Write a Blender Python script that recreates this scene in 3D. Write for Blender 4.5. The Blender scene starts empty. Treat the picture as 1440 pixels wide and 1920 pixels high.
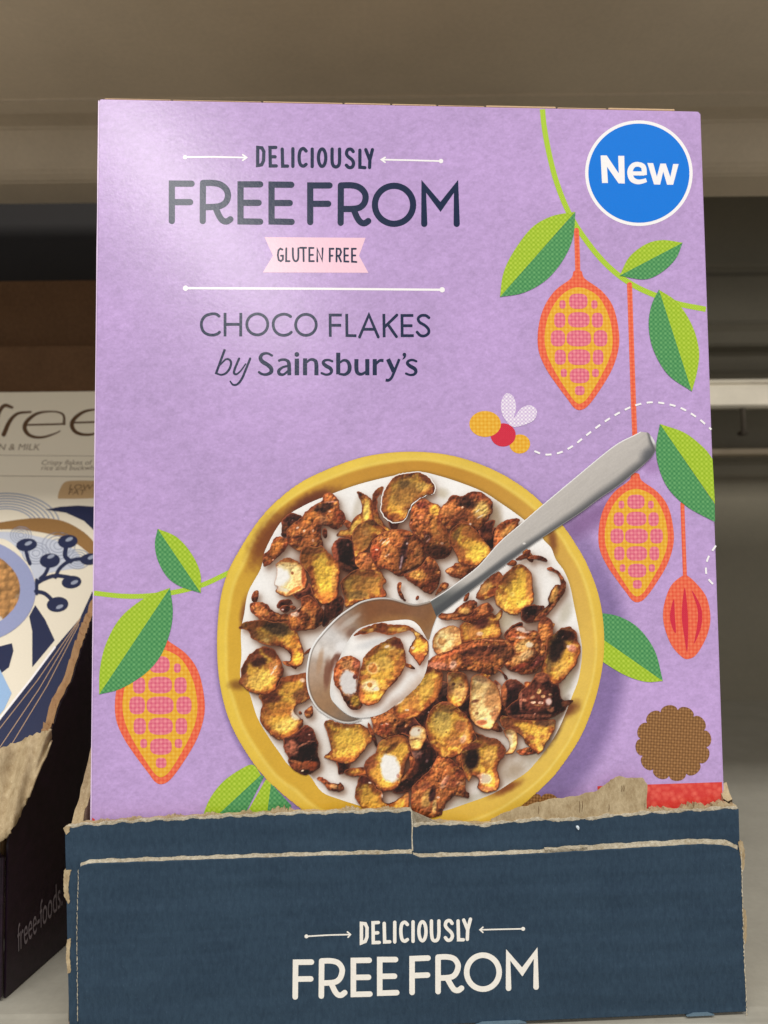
import bpy, bmesh, math, random
import numpy as np
from mathutils import Vector, Matrix

S = bpy.context.scene
COL = S.collection
random.seed(7)

# ------------------------------------------------------------------ camera
# photo frame 1440 x 1920, focal length in photo pixels
F, CX, CY = 1441.0, 720.0, 960.0
H = 0.138                                    # lens height above the shelf


def nrm(v):
    v = np.array(v, float)
    return v / np.linalg.norm(v)


Zc = nrm((-0.0102, -0.9984, 0.0561))         # world up, seen from the camera (x right, y down, z forward)
Yc = nrm(np.array((0, 0, 1.0)) - Zc * Zc[2])
Xc = np.cross(Yc, Zc)
R3 = np.stack([Xc, Yc, Zc])                  # camera -> world rotation
CAM = np.array((0, 0, H))


def ray(px, py):
    return R3 @ np.array(((px - CX) / F, (py - CY) / F, 1.0))


def at(px, py, depth):
    return CAM + ray(px, py) * depth


cam = bpy.data.cameras.new('camera')
cam.sensor_fit = 'HORIZONTAL'
cam.sensor_width = 36
cam.lens = 36 * F / 1440
cam.clip_start = 0.01
cam.clip_end = 50
cam.dof.use_dof = True
cam.dof.focus_distance = 0.238
cam.dof.aperture_fstop = 21
co = bpy.data.objects.new('camera', cam)
COL.objects.link(co)
r, u, b = R3 @ np.array((1, 0, 0)), R3 @ np.array((0, -1, 0)), R3 @ np.array((0, 0, -1))
co.matrix_world = Matrix(((r[0], u[0], b[0], CAM[0]), (r[1], u[1], b[1], CAM[1]), (r[2], u[2], b[2], CAM[2]), (0, 0, 0, 1)))
S.camera = co

# ------------------------------------------------------------------ world and shop lights
w = bpy.data.worlds.new('World')
S.world = w
w.use_nodes = True
bg = w.node_tree.nodes['Background']
bg.inputs[0].default_value = (1.0, 0.965, 0.92, 1)
bg.inputs[1].default_value = 0.44
S.view_settings.view_transform = 'Standard'
S.view_settings.look = 'None'
S.view_settings.exposure = 0
S.view_settings.gamma = 1


def strip_light(name, loc, sx, sy, power, color):
    l = bpy.data.lights.new(name, 'AREA')
    l.shape = 'RECTANGLE'
    l.size, l.size_y, l.energy, l.color = sx, sy, power, color
    o = bpy.data.objects.new(name, l)
    COL.objects.link(o)
    o.location = loc
    return o


o = strip_light('ceiling_lamp', (-0.55, -5.5, 2.45), 0.13, 4.4, 165, (1.0, 0.97, 0.93))
o.rotation_euler = (0, 0, math.radians(13))
o = strip_light('ceiling_lamp', (0.25, -1.35, 2.55), 3.6, 0.35, 80, (1.0, 0.96, 0.9))
o.rotation_euler = (math.radians(30), 0, 0)

# ------------------------------------------------------------------ helpers


def lin(c):
    c = np.array(c, float) / 255.0
    return np.where(c <= 0.04045, c / 12.92, ((c + 0.055) / 1.055) ** 2.4)


def rgba(c):
    v = lin(c)
    return (v[0], v[1], v[2], 1)


class N:
    """small node helper"""

    def __init__(self, name):
        self.m = bpy.data.materials.new(name)
        self.m.use_nodes = True
        self.t = self.m.node_tree
        self.p = self.t.nodes['Principled BSDF']

    def n(self, kind, **kw):
        x = self.t.nodes.new(kind)
        for k, v in kw.items():
            setattr(x, k, v)
        return x

    def l(self, a, b):
        self.t.links.new(a, b)

    def coord(self, scale=(1, 1, 1), rot=0.0):
        tc = self.n('ShaderNodeTexCoord')
        mp = self.n('ShaderNodeMapping')
        mp.inputs['Scale'].default_value = scale
        mp.inputs['Rotation'].default_value = (0, 0, rot)
        self.l(tc.outputs['Object'], mp.inputs[0])
        return mp.outputs[0]

    def noise(self, scale, detail=4, rough=0.6, vec=None):
        x = self.n('ShaderNodeTexNoise')
        x.inputs['Scale'].default_value = scale
        x.inputs['Detail'].default_value = detail
        x.inputs['Roughness'].default_value = rough
        self.l(vec if vec is not None else self.coord(), x.inputs['Vector'])
        return x.outputs['Fac']

    def rng(self, v, a, b, c, d):
        x = self.n('ShaderNodeMapRange')
        for i, q in enumerate((a, b, c, d)):
            x.inputs[i + 1].default_value = q
        self.l(v, x.inputs[0])
        return x.outputs[0]

    def math(self, op, a, b=None):
        x = self.n('ShaderNodeMath', operation=op)
        for i, q in enumerate((a, b)):
            if q is None:
                continue
            if isinstance(q, (int, float)):
                x.inputs[i].default_value = q
            else:
                self.l(q, x.inputs[i])
        return x.outputs[0]

    def mix(self, fac, a, b, blend='MIX'):
        x = self.n('ShaderNodeMix', data_type='RGBA', blend_type=blend)
        for i, q in ((0, fac), (6, a), (7, b)):
            if isinstance(q, (int, float)):
                x.inputs[i].default_value = q
            elif isinstance(q, tuple):
                x.inputs[i].default_value = q
            else:
                self.l(q, x.inputs[i])
        return x.outputs[2]

    def base(self, c):
        if isinstance(c, tuple):
            self.p.inputs['Base Color'].default_value = c
        else:
            self.l(c, self.p.inputs['Base Color'])

    def bump(self, h, strength, dist=0.001):
        x = self.n('ShaderNodeBump')
        x.inputs['Strength'].default_value = strength
        x.inputs['Distance'].default_value = dist
        self.l(h, x.inputs['Height'])
        self.l(x.outputs[0], self.p.inputs['Normal'])

    def done(self, rough=0.5, spec=0.5, metal=0.0):
        self.p.inputs['Roughness'].default_value = rough
        self.p.inputs['Specular IOR Level'].default_value = spec
        self.p.inputs['Metallic'].default_value = metal
        return self.m


PR, PS = 0.22, 0.44      # gloss of the printed board


def board_bump(q):
    q.bump(q.noise(900, 3, 0.6), 0.10, 0.0002)


def ink(name, c, grain=0.06, rough=PR, spec=PS):
    q = N(name)
    n = q.noise(1500, 3, 0.7)
    lo = tuple(np.clip(np.array(rgba(c)) * (1 - grain), 0, 1)[:3]) + (1,)
    hi = tuple(np.clip(np.array(rgba(c)) * (1 + grain), 0, 1)[:3]) + (1,)
    q.base(q.mix(q.rng(n, 0.3, 0.7, 0, 1), lo, hi))
    board_bump(q)
    return q.done(rough, spec)


def weave(name, c, c2, pitch=0.00092, rot=0.0, fine=0.0):
    """ink with the little woven cross hatch of the artwork"""
    q = N(name)
    v = q.coord((1, 1, 1), rot)
    s = q.n('ShaderNodeSeparateXYZ')
    q.l(v, s.inputs[0])
    k = 2 * math.pi / pitch
    a = q.math('SINE', q.math('MULTIPLY', s.outputs[0], k))
    b2 = q.math('SINE', q.math('MULTIPLY', s.outputs[1], k))
    m = q.math('MULTIPLY', a, b2)
    m = q.math('ADD', m, q.math('MULTIPLY', q.math('MAXIMUM', a, b2), 0.35))
    j = q.noise(1800, 3, 0.7)
    m = q.math('ADD', m, q.math('MULTIPLY', q.math('SUBTRACT', j, 0.5), 1.2))
    q.base(q.mix(q.rng(m, -0.7, 1.1, 0, 1), rgba(c), rgba(c2)))
    board_bump(q)
    return q.done(PR, PS)


def vcol(name, grain=0.05, rough=PR, spec=PS):
    q = N(name)
    a = q.n('ShaderNodeAttribute', attribute_name='Col')
    n = q.rng(q.noise(1400, 3, 0.75), 0.25, 0.75, 1 - grain, 1 + grain)
    q.base(q.mix(1.0, a.outputs['Color'], n, 'MULTIPLY'))
    board_bump(q)
    return q.done(rough, spec)


class Frame:
    """a plane in the place: origin, right, up, outward"""

    def __init__(self, O, A, B):
        self.O, self.A, self.B = np.array(O, float), nrm(A), np.array(B, float)
        self.B = nrm(self.B - self.A * (self.B @ self.A))
        self.C = np.cross(self.A, self.B)

    def px(self, px, py):
        d = ray(px, py)
        t = ((self.O - CAM) @ self.C) / (d @ self.C)
        q = CAM + d * t - self.O
        return (q @ self.A, q @ self.B)

    def pxa(self, P):
        P = np.asarray(P, float)
        d = np.stack([(P[:, 0] - CX) / F, (P[:, 1] - CY) / F, np.ones(len(P))], 1) @ R3.T
        t = ((self.O - CAM) @ self.C) / (d @ self.C)
        q = CAM + d * t[:, None] - self.O
        return np.stack([q @ self.A, q @ self.B], 1)

    def matrix(self):
        A, B, C, O = self.A, self.B, self.C, self.O
        return Matrix(((A[0], B[0], C[0], O[0]), (A[1], B[1], C[1], O[1]), (A[2], B[2], C[2], O[2]), (0, 0, 0, 1)))


def zoom(ox, oy, k):
    return lambda pts: [(ox + p[0] * k, oy + p[1] * k) for p in pts]


def catmull(P, closed=False, n=6):
    P = [np.array(p, float) for p in P]
    m = len(P)
    out = []
    rngN = m if closed else m - 1
    for i in range(rngN):
        p1, p2 = P[i], P[(i + 1) % m]
        p0 = P[i - 1] if (closed or i > 0) else 2 * p1 - p2
        p3 = P[(i + 2) % m] if (closed or i + 2 < m) else 2 * p2 - p1
        for j in range(n):
            t = j / n
            out.append(0.5 * (2 * p1 + (p2 - p0) * t + (2 * p0 - 5 * p1 + 4 * p2 - p3) * t * t + (3 * p1 - p0 - 3 * p2 + p3) * t ** 3))
    if not closed:
        out.append(P[-1])
    return [tuple(p) for p in out]


class Mesh:
    def __init__(self, fr):
        self.fr, self.v, self.f, self.k = fr, [], [], 0

    def pts(self, P, c):
        q = self.fr.pxa(P)
        i = len(self.v)
        self.v += [(x, y, c) for x, y in q]
        return i

    def poly(self, P, c):
        q = self.fr.pxa(P)
        ar = sum(q[i][0] * q[(i + 1) % len(q)][1] - q[(i + 1) % len(q)][0] * q[i][1] for i in range(len(q)))
        if ar < 0:
            P = list(P)[::-1]
        i = self.pts(P, c)
        self.f.append(list(range(i, i + len(P))))

    def ellipse(self, x, y, rx, ry, c, n=48, rot=0):
        cr, sr = math.cos(rot), math.sin(rot)
        P = []
        for i in range(n):
            t = 2 * math.pi * i / n
            a, b = rx * math.cos(t), ry * math.sin(t)
            P.append((x + a * cr - b * sr, y + a * sr + b * cr))
        self.poly(P, c)

    def stroke(self, P, wd, c, smooth=False, closed=False, cap=True):
        """a pen stroke: ribbon of the given width with round ends"""
        if not hasattr(wd, '__len__'):
            wd = [wd] * len(P)
        if smooth:
            Q = catmull([(p[0], p[1], q) for p, q in zip(P, wd)], closed)
            P, wd = [(q[0], q[1]) for q in Q], [q[2] for q in Q]
        P = [np.array(p, float) for p in P]
        m = len(P)
        L, Rr = [], []
        for i in range(m):
            a = P[i] - P[i - 1] if (i > 0 or closed) else P[1] - P[0]
            b = P[(i + 1) % m] - P[i] if (i < m - 1 or closed) else P[i] - P[i - 1]
            a, b = a / (np.linalg.norm(a) + 1e-9), b / (np.linalg.norm(b) + 1e-9)
            n1 = np.array((-a[1], a[0]))
            n2 = np.array((-b[1], b[0]))
            t = n1 + n2
            t = t / (np.linalg.norm(t) + 1e-9)
            sc = min(1.0 / max(t @ n2, 0.3), 2.2)
            L.append(P[i] + t * wd[i] / 2 * sc)
            Rr.append(P[i] - t * wd[i] / 2 * sc)
        if closed:
            i0 = self.pts(L + Rr, c)
            for i in range(m):
                j = (i + 1) % m
                self.f.append([i0 + i, i0 + j, i0 + m + j, i0 + m + i])
        else:
            if cap:
                def arc(center, start, w2):
                    out = []
                    s = start - center
                    for q in range(1, 8):
                        t = -math.pi * q / 8
                        out.append(center + np.array((s[0] * math.cos(t) - s[1] * math.sin(t), s[0] * math.sin(t) + s[1] * math.cos(t))))
                    return out
                cE = arc(P[-1], L[-1], wd[-1])
                cS = arc(P[0], Rr[0], wd[0])
                self.poly([L[-1]] + cE + [Rr[-1]], c)
                self.poly([Rr[0]] + cS + [L[0]], c)
            i0 = self.pts(L + Rr, c)
            for i in range(m - 1):
                self.f.append([i0 + i, i0 + i + 1, i0 + m + i + 1, i0 + m + i])

    def glyph(self, strokes, z, wd, c):
        """strokes in zoom coordinates; each stroke a hair above the last"""
        k = math.hypot(*(np.array(z([(1, 0)])[0]) - np.array(z([(0, 0)])[0])))
        for i, s in enumerate(strokes):
            P, opt = s[0], (s[1] if len(s) > 1 else {})
            ww = opt.get('w', wd)
            ww = [q * k for q in ww] if hasattr(ww, '__len__') else ww * k
            if 'e' in opt:
                x, y, rx, ry = opt['e']
                P = [(x + rx * math.cos(t * math.pi / 20), y + ry * math.sin(t * math.pi / 20)) for t in range(40)]
                self.stroke(z(P), ww, c + i * 5e-6, closed=True)
            elif 'dot' in opt:
                (x, y), = z([P[0]])
                self.ellipse(x, y, opt['dot'] * k, opt['dot'] * k, c + i * 5e-6, 20)
            else:
                self.stroke(z(P), ww, c + i * 5e-6, smooth=opt.get('s', False), closed=opt.get('c', False), cap=opt.get('cap', True))

    def text(self, body, org, ex, ey, c, grow=0.0):
        cu = bpy.data.curves.new('t', 'FONT')
        cu.body = body
        cu.offset = grow
        cu.resolution_u = 4
        ob = bpy.data.objects.new('t', cu)
        COL.objects.link(ob)
        dg = bpy.context.evaluated_depsgraph_get()
        me = ob.evaluated_get(dg).to_mesh()
        P = [(org[0] + v.co.x * ex[0] + v.co.y * ey[0], org[1] + v.co.x * ex[1] + v.co.y * ey[1]) for v in me.vertices]
        faces = [list(p.vertices) for p in me.polygons]
        if P:
            i = self.pts(P, c)
            self.f += [[i + q for q in fc] for fc in faces]
        bpy.data.objects.remove(ob)
        bpy.data.curves.remove(cu)

    def slab(self, P, c0, c1):
        """a flat piece with real thickness between two depths"""
        q = self.fr.pxa(P)
        ar = sum(q[i][0] * q[(i + 1) % len(q)][1] - q[(i + 1) % len(q)][0] * q[i][1] for i in range(len(q)))
        if ar < 0:
            q = q[::-1]
        m = len(q)
        i = len(self.v)
        self.v += [(x, y, c1) for x, y in q] + [(x, y, c0) for x, y in q]
        self.f.append(list(range(i, i + m)))
        self.f.append(list(range(i + 2 * m - 1, i + m - 1, -1)))
        for j in range(m):
            j2 = (j + 1) % m
            self.f.append([i + j, i + m + j, i + m + j2, i + j2])

    def build(self, name, mat, parent=None, cols=None, smooth=False):
        me = bpy.data.meshes.new(name)
        me.from_pydata(self.v, [], self.f)
        if cols is None:
            # sheets face outward
            pass
        else:
            at_ = me.color_attributes.new('Col', 'FLOAT_COLOR', 'POINT')
            buf = np.ones((len(self.v), 4), np.float32)
            buf[:, :3] = cols
            at_.data.foreach_set('color', buf.ravel())
        me.materials.append(mat)
        o = bpy.data.objects.new(name, me)
        COL.objects.link(o)
        if parent is not None:
            o.parent = parent
        if smooth:
            for p in me.polygons:
                p.use_smooth = True
        me.validate()
        return o


def empty(name, label, cat, M=None, loc=None, group=None):
    o = bpy.data.objects.new(name, None)
    COL.objects.link(o)
    o.empty_display_size = 0.02
    if M is not None:
        o.matrix_world = M
    if loc is not None:
        o.location = loc
    o['label'], o['category'] = label, cat
    if group:
        o['group'] = group
    return o


def box_bm(bm, x0, x1, y0, y1, z0, z1, bev=0.0, seg=2):
    vs = [bm.verts.new(p) for p in ((x0, y0, z0), (x1, y0, z0), (x1, y1, z0), (x0, y1, z0), (x0, y0, z1), (x1, y0, z1), (x1, y1, z1), (x0, y1, z1))]
    fs = [bm.faces.new([vs[i] for i in f]) for f in ((3, 2, 1, 0), (4, 5, 6, 7), (0, 1, 5, 4), (1, 2, 6, 5), (2, 3, 7, 6), (3, 0, 4, 7))]
    if bev:
        es = list({e for f in fs for e in f.edges})
        bmesh.ops.bevel(bm, geom=es, offset=bev, segments=seg, affect='EDGES')


def bm_obj(name, bm, mat, parent=None, smooth=False):
    me = bpy.data.meshes.new(name)
    bmesh.ops.recalc_face_normals(bm, faces=bm.faces[:])
    bm.to_mesh(me)
    bm.free()
    me.materials.append(mat)
    o = bpy.data.objects.new(name, me)
    COL.objects.link(o)
    if parent is not None:
        o.parent = parent
    if smooth:
        for p in me.polygons:
            p.use_smooth = True
    return o


def tag(o, label=None, cat=None, kind=None, group=None):
    for k, v in (('label', label), ('category', cat), ('kind', kind), ('group', group)):
        if v:
            o[k] = v
    return o


# ---- noise used by the printed photograph
def _hash(ix, iy, s):
    h = (ix.astype(np.int64) * 374761393 + iy.astype(np.int64) * 668265263 + s * 1274126177) & 0x7fffffff
    h = ((h ^ (h >> 13)) * 1274126177) & 0x7fffffff
    return ((h ^ (h >> 16)) & 0xffff) / 65535.0


def vnoise(x, y, s=0):
    ix, iy = np.floor(x), np.floor(y)
    fx, fy = x - ix, y - iy
    fx, fy = fx * fx * (3 - 2 * fx), fy * fy * (3 - 2 * fy)
    a, b = _hash(ix, iy, s), _hash(ix + 1, iy, s)
    c, d = _hash(ix, iy + 1, s), _hash(ix + 1, iy + 1, s)
    return (a * (1 - fx) + b * fx) * (1 - fy) + (c * (1 - fx) + d * fx) * fy


def fbm(x, y, sc, s=0, o=3):
    t, a, k = 0, 0.5, 1.0 / sc
    tot = 0
    for i in range(o):
        t = t + a * vnoise(x * k, y * k, s + i * 17)
        tot += a
        a *= 0.55
        k *= 2.03
    return t / tot


def domes(x, y, sc, s=0):
    """blistered surface: one dome per jittered cell"""
    x, y = x / sc, y / sc
    ix, iy = np.floor(x), np.floor(y)
    best = np.full(x.shape, 9.0)
    for dx in (-1, 0, 1):
        for dy in (-1, 0, 1):
            jx, jy = ix + dx, iy + dy
            px_, py_ = jx + _hash(jx, jy, s), jy + _hash(jx, jy, s + 5)
            rr = 0.55 + 0.7 * _hash(jx, jy, s + 9)
            best = np.minimum(best, np.hypot(x - px_, y - py_) / rr)
    return np.clip(1 - best, 0, 1) ** 0.7


def sstep(a, b, x):
    t = np.clip((x - a) / (b - a), 0, 1)
    return t * t * (3 - 2 * t)


def seg_dist(P, O):
    """distance to and nearest point on a closed outline, and inside test"""
    P, O = np.asarray(P, float), np.asarray(O, float)
    A, B = O, np.roll(O, -1, 0)
    D = B - A
    L2 = (D ** 2).sum(1) + 1e-12
    dist = np.empty(len(P))
    near = np.empty((len(P), 2))
    ins = np.zeros(len(P), bool)
    for i in range(0, len(P), 4000):
        q = P[i:i + 4000]
        t = np.clip(((q[:, None] - A) * D).sum(2) / L2, 0, 1)
        c = A + t[..., None] * D
        dd = ((q[:, None] - c) ** 2).sum(2)
        k = dd.argmin(1)
        dist[i:i + 4000] = np.sqrt(dd[np.arange(len(q)), k])
        near[i:i + 4000] = c[np.arange(len(q)), k]
        y = q[:, 1][:, None]
        cond = (A[:, 1] > y) != (B[:, 1] > y)
        with np.errstate(divide='ignore', invalid='ignore'):
            xi = A[:, 0] + (y - A[:, 1]) / (D[:, 1]) * D[:, 0]
        ins[i:i + 4000] = ((cond & (q[:, 0][:, None] < xi)).sum(1) % 2) == 1
    return dist, near, ins


def raster(fr, outline, step, paint, c, name, mat, parent, hole=None):
    """a printed patch: fine grid trimmed to an outline, colour per point"""
    O = np.array(outline)
    x0, y0 = O.min(0) - step
    x1, y1 = O.max(0) + step
    nx, ny = int((x1 - x0) / step) + 2, int((y1 - y0) / step) + 2
    gx, gy = np.meshgrid(x0 + step * np.arange(nx), y0 + step * np.arange(ny))
    P = np.stack([gx.ravel(), gy.ravel()], 1)
    d, near, ins = seg_dist(P, O)
    ins2 = ins.reshape(ny, nx)
    cnt = ins2[:-1, :-1].astype(int) + ins2[1:, :-1] + ins2[:-1, 1:] + ins2[1:, 1:]
    keep = cnt >= 2
    if hole is not None:
        dh, nh, ih = seg_dist(P, np.array(hole))
        i2 = (ih & (dh > 3)).reshape(ny, nx)
        keep &= ~(i2[:-1, :-1] & i2[1:, :-1] & i2[:-1, 1:] & i2[1:, 1:])
    P = np.where((~ins & (d < 2 * step))[:, None], near, P)
    jj, ii = np.nonzero(keep)
    idx = np.arange(nx * ny).reshape(ny, nx)
    q = np.stack([idx[jj + 1, ii], idx[jj + 1, ii + 1], idx[jj, ii + 1], idx[jj, ii]], 1)
    used = np.unique(q)
    remap = np.full(nx * ny, -1)
    remap[used] = np.arange(len(used))
    P = P[used]
    colr = paint(P[:, 0], P[:, 1], np.where(ins, d, 0)[used])
    m = Mesh(fr)
    ab = fr.pxa(P)
    m.v = [(a, b2, c) for a, b2 in ab]
    m.f = remap[q].tolist()
    return m.build(name, mat, parent, cols=lin(np.clip(colr, 0, 255)))


def spots_on(col, x, y, spots):
    for s in spots:
        sx, sy, rx, ry, deg, cc, al = s[:7]
        soft = s[7] if len(s) > 7 else 0.45
        t = math.radians(deg)
        dx, dy = x - sx, y - sy
        a = (dx * math.cos(t) + dy * math.sin(t)) / rx
        b2 = (-dx * math.sin(t) + dy * math.cos(t)) / ry
        rr = np.hypot(a, b2) + 0.35 * (fbm(x, y, 7, int(sx) % 97) - 0.5)
        m = al * (1 - sstep(1 - soft, 1 + soft * 0.6, rr))
        col = col * (1 - m[:, None]) + np.array(cc, float) * m[:, None]
    return col

# ------------------------------------------------------------------ the shelf bay
ZCEIL = H + 0.25


def metal_paint(name, c, rough=0.45, spec=0.4, scale=30):
    q = N(name)
    n = q.noise(scale, 5, 0.6)
    n2 = q.noise(400, 3, 0.6)
    f = q.math('ADD', q.math('MULTIPLY', n, 0.7), q.math('MULTIPLY', n2, 0.3))
    lo = tuple(np.array(rgba(c))[:3] * 0.86) + (1,)
    hi = tuple(np.clip(np.array(rgba(c))[:3] * 1.1, 0, 1)) + (1,)
    q.base(q.mix(q.rng(f, 0.3, 0.7, 0, 1), lo, hi))
    q.bump(n2, 0.05, 0.0004)
    return q.done(rough, spec)


m_shelf = metal_paint('shelf_paint', (168, 165, 154), 0.25, 0.5)
m_under = metal_paint('underside_paint', (206, 190, 165), 0.55, 0.3, 12)
m_back = metal_paint('back_paint', (128, 122, 106), 0.6, 0.3, 9)
m_rail = metal_paint('rail_paint', (232, 224, 206), 0.4, 0.5)
m_darkmetal = metal_paint('dark_metal', (74, 66, 54), 0.5, 0.4)

YB = 0.721                                   # back panel
SX = 1.3

# back panel, with long pressed grooves
prof = [(YB, -0.02), (YB, 0.205), (YB + 0.006, 0.209), (YB + 0.006, 0.222), (YB, 0.226), (YB, 0.308), (YB + 0.016, 0.312), (YB + 0.016, 0.330), (YB, 0.334),
        (YB, 0.349), (YB - 0.004, 0.351), (YB - 0.004, 0.354), (YB, 0.356), (YB, 0.402), (YB + 0.006, 0.404), (YB + 0.006, 0.409), (YB, 0.411), (YB, 0.6), (0.540, 0.62), (0.531, 0.44)]  # closing points: unseen top cover, added to hold back light from above


def extrude_x(name, prof, mat, x0=-SX, x1=SX, bev=0.0):
    bm = bmesh.new()
    a = [bm.verts.new((x0, y, z)) for y, z in prof]
    b2 = [bm.verts.new((x1, y, z)) for y, z in prof]
    for i in range(len(prof) - 1):
        bm.faces.new((a[i], b2[i], b2[i + 1], a[i + 1]))
    if bev:
        es = [e for e in bm.edges if len(e.link_faces) == 2]
        bmesh.ops.bevel(bm, geom=es, offset=bev, segments=3, affect='EDGES')
    return bm_obj(name, bm, mat, smooth=False)


tag(extrude_x('shelf_surface', [(YB + 0.02, 0.0), (0.238, 0.0), (0.224, -0.0022), (0.17, -0.0150), (0.16, -0.04), (0.2, -0.05)], m_shelf, bev=0.0035), kind='structure')
tag(extrude_x('back_panel', prof, m_back, bev=0.0015), kind='structure')

# the shelf above: front sheet, a thin seam, then the folded rear beam
zc = ZCEIL
root = empty('upper_shelf', 'brownish grey metal shelf overhead, its seamed underside above the boxes', 'shelf', loc=(0, 0.2, zc))


def under(name, prof, th=0.012, bev=0.002):
    bm = bmesh.new()
    ring = prof + [(prof[-1][0], zc + th + 0.02), (prof[0][0], zc + th + 0.02)]
    a = [bm.verts.new((-SX, y - 0.2, z - zc)) for y, z in ring]
    b2 = [bm.verts.new((SX, y - 0.2, z - zc)) for y, z in ring]
    m = len(ring)
    for i in range(m):
        bm.faces.new((a[i], b2[i], b2[(i + 1) % m], a[(i + 1) % m]))
    bm.faces.new(a[::-1])
    bm.faces.new(b2)
    es = [e for e in bm.edges if abs(e.verts[0].co.x - e.verts[1].co.x) > 1]
    bmesh.ops.bevel(bm, geom=es, offset=bev, segments=3, affect='EDGES')
    return bm_obj(name, bm, m_under, root)


under('front_sheet', [(0.20, zc), (0.4046, zc)], bev=0.0006)
under('rear_beam', [(0.4062, zc), (0.4205, zc), (0.4225, zc + 0.011), (0.4520, zc + 0.011), (0.4720, zc - 0.0062), (0.4790, zc - 0.0095), (0.5080, zc - 0.0105)], bev=0.0014)

# pale rail across the back panel, with a hook under it
zr = CAM[2] + ray(1400, 735)[2] * 0.66
rail = empty('shelf_rail', 'pale metal rail across the back panel right of the purple box', 'rail', loc=(0, 0.66, zr))
bm = bmesh.new()
hr = 0.66 * 26 / F
box_bm(bm, -0.02, SX, 0.0, 0.012, -hr, hr * 0.72, 0.0022, 3)
box_bm(bm, -0.02, SX, 0.004, 0.03, hr * 0.8, hr * 1.15, 0.001, 2)
bm_obj('rail_bar', bm, m_rail, rail)
bm = bmesh.new()
hx = ray(1402, 760)[0] * 0.66
box_bm(bm, hx - 0.0012, hx + 0.0022, 0.002, 0.006, -hr - 0.020, -hr + 0.001, 0.0008, 2)
box_bm(bm, hx - 0.0052, hx + 0.0016, -0.004, 0.005, -hr - 0.0245, -hr - 0.0202, 0.001, 2)
bm_obj('hook', bm, m_darkmetal, rail)
bm = bmesh.new()
zl = CAM[2] + ray(1400, 846)[2] * 0.70 - zr
box_bm(bm, -0.02, SX, 0.040, 0.060, zl - 0.002, zl + 0.003, 0.0008, 2)
bm_obj('lower_ridge', bm, m_under, rail)

# ------------------------------------------------------------------ the purple cereal box
A_ = R3 @ np.array((0.99863, -0.0056, 0.0522))
A_[2] = 0
A_ = nrm(A_)
Pt = at(749, 197, 0.2457)
BZ = 0.0035
fr0 = Frame((Pt[0], Pt[1], BZ), A_, (0, 0, 1))
aL = (fr0.px(183, 185)[0] + fr0.px(168, 1535)[0]) / 2
aR = (fr0.px(1315, 210)[0] + fr0.px(1360, 1518)[0]) / 2
bT = 0.0007 + (fr0.px(183, 187)[1] + fr0.px(1315, 212)[1]) / 2
FR = fr0
print('BOX', aL, aR, bT, 'edges', fr0.px(183, 185), fr0.px(168, 1535), fr0.px(1315, 210), fr0.px(1360, 1518))


def to_px(fr, a, b, c=0.0):
    P = (fr.O + fr.A * a + fr.B * b + fr.C * c - CAM) @ R3
    return (CX + F * P[0] / P[2], CY + F * P[1] / P[2])


BOX = empty('cereal_box', 'purple cereal box printed with a yellow bowl of chocolate flakes and pods', 'cereal box', M=FR.matrix())

PURPLE = (188, 160, 211)
m_body = ink('box_purple', (194, 165, 215), 0.05)
m_kraft_in = ink('board_inside', (205, 176, 138), 0.1, 0.7, 0.2)
bm = bmesh.new()
box_bm(bm, aL, aR, 0, bT, -0.062, 0, 0.0007, 3)
bm_obj('carton_body', bm, m_body, BOX)
# cut edges of the closing flaps along the top
bm = bmesh.new()
x = aL + 0.002
while x < aR - 0.012:
    x2 = min(x + random.uniform(0.014, 0.036), aR - 0.008)
    box_bm(bm, x, x2 - 0.0006, bT + 0.00005, bT + random.uniform(0.00035, 0.0007), -0.0600, -0.0006, 0.0001, 1)
    x = x2
bm_obj('top_flap', bm, m_kraft_in, BOX)

BOWL_OUT = catmull([(769, 847), (850, 855), (923, 880), (980, 913), (1020, 947), (1057, 988), (1079, 1020), (1100, 1057), (1121, 1112), (1131, 1170), (1131, 1235), (1117, 1307),
                    (1090, 1378), (1050, 1440), (1020, 1473), (974, 1513), (920, 1545), (850, 1568), (770, 1575), (690, 1568), (630, 1550), (574, 1523), (500, 1461), (455, 1400),
                    (428, 1345), (412, 1280), (407, 1210), (411, 1140), (422, 1088), (442, 1043), (490, 969), (548, 915), (607, 883), (685, 856)], True, 6)
MILK = catmull([(620, 927), (673, 908), (738, 892), (784, 885), (818, 891), (863, 905), (905, 922), (937, 942), (974, 968), (1003, 992), (1021, 1014), (1033, 1027), (1042, 1049),
                (1057, 1070), (1068, 1097), (1075, 1130), (1086, 1185), (1091, 1222), (1085, 1270), (1072, 1306), (1048, 1365), (1022, 1407), (990, 1445), (959, 1466), (923, 1488), (869, 1508),
                (831, 1520), (770, 1530), (700, 1520), (676, 1511), (636, 1498), (603, 1484), (578, 1452), (545, 1438), (525, 1412), (508, 1388), (483, 1346), (467, 1297), (451, 1270),
                (453, 1228), (452, 1184), (458, 1151), (466, 1109), (489, 1066), (498, 1030), (529, 976), (570, 948)], True, 5)


def in_shadow(x, y, outline, dx, dy, wid):
    d, n_, i_ = seg_dist(np.stack([x - dx, y - dy], 1), outline)
    return np.where(i_, 1.0, 1 - sstep(0, wid, d))


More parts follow.
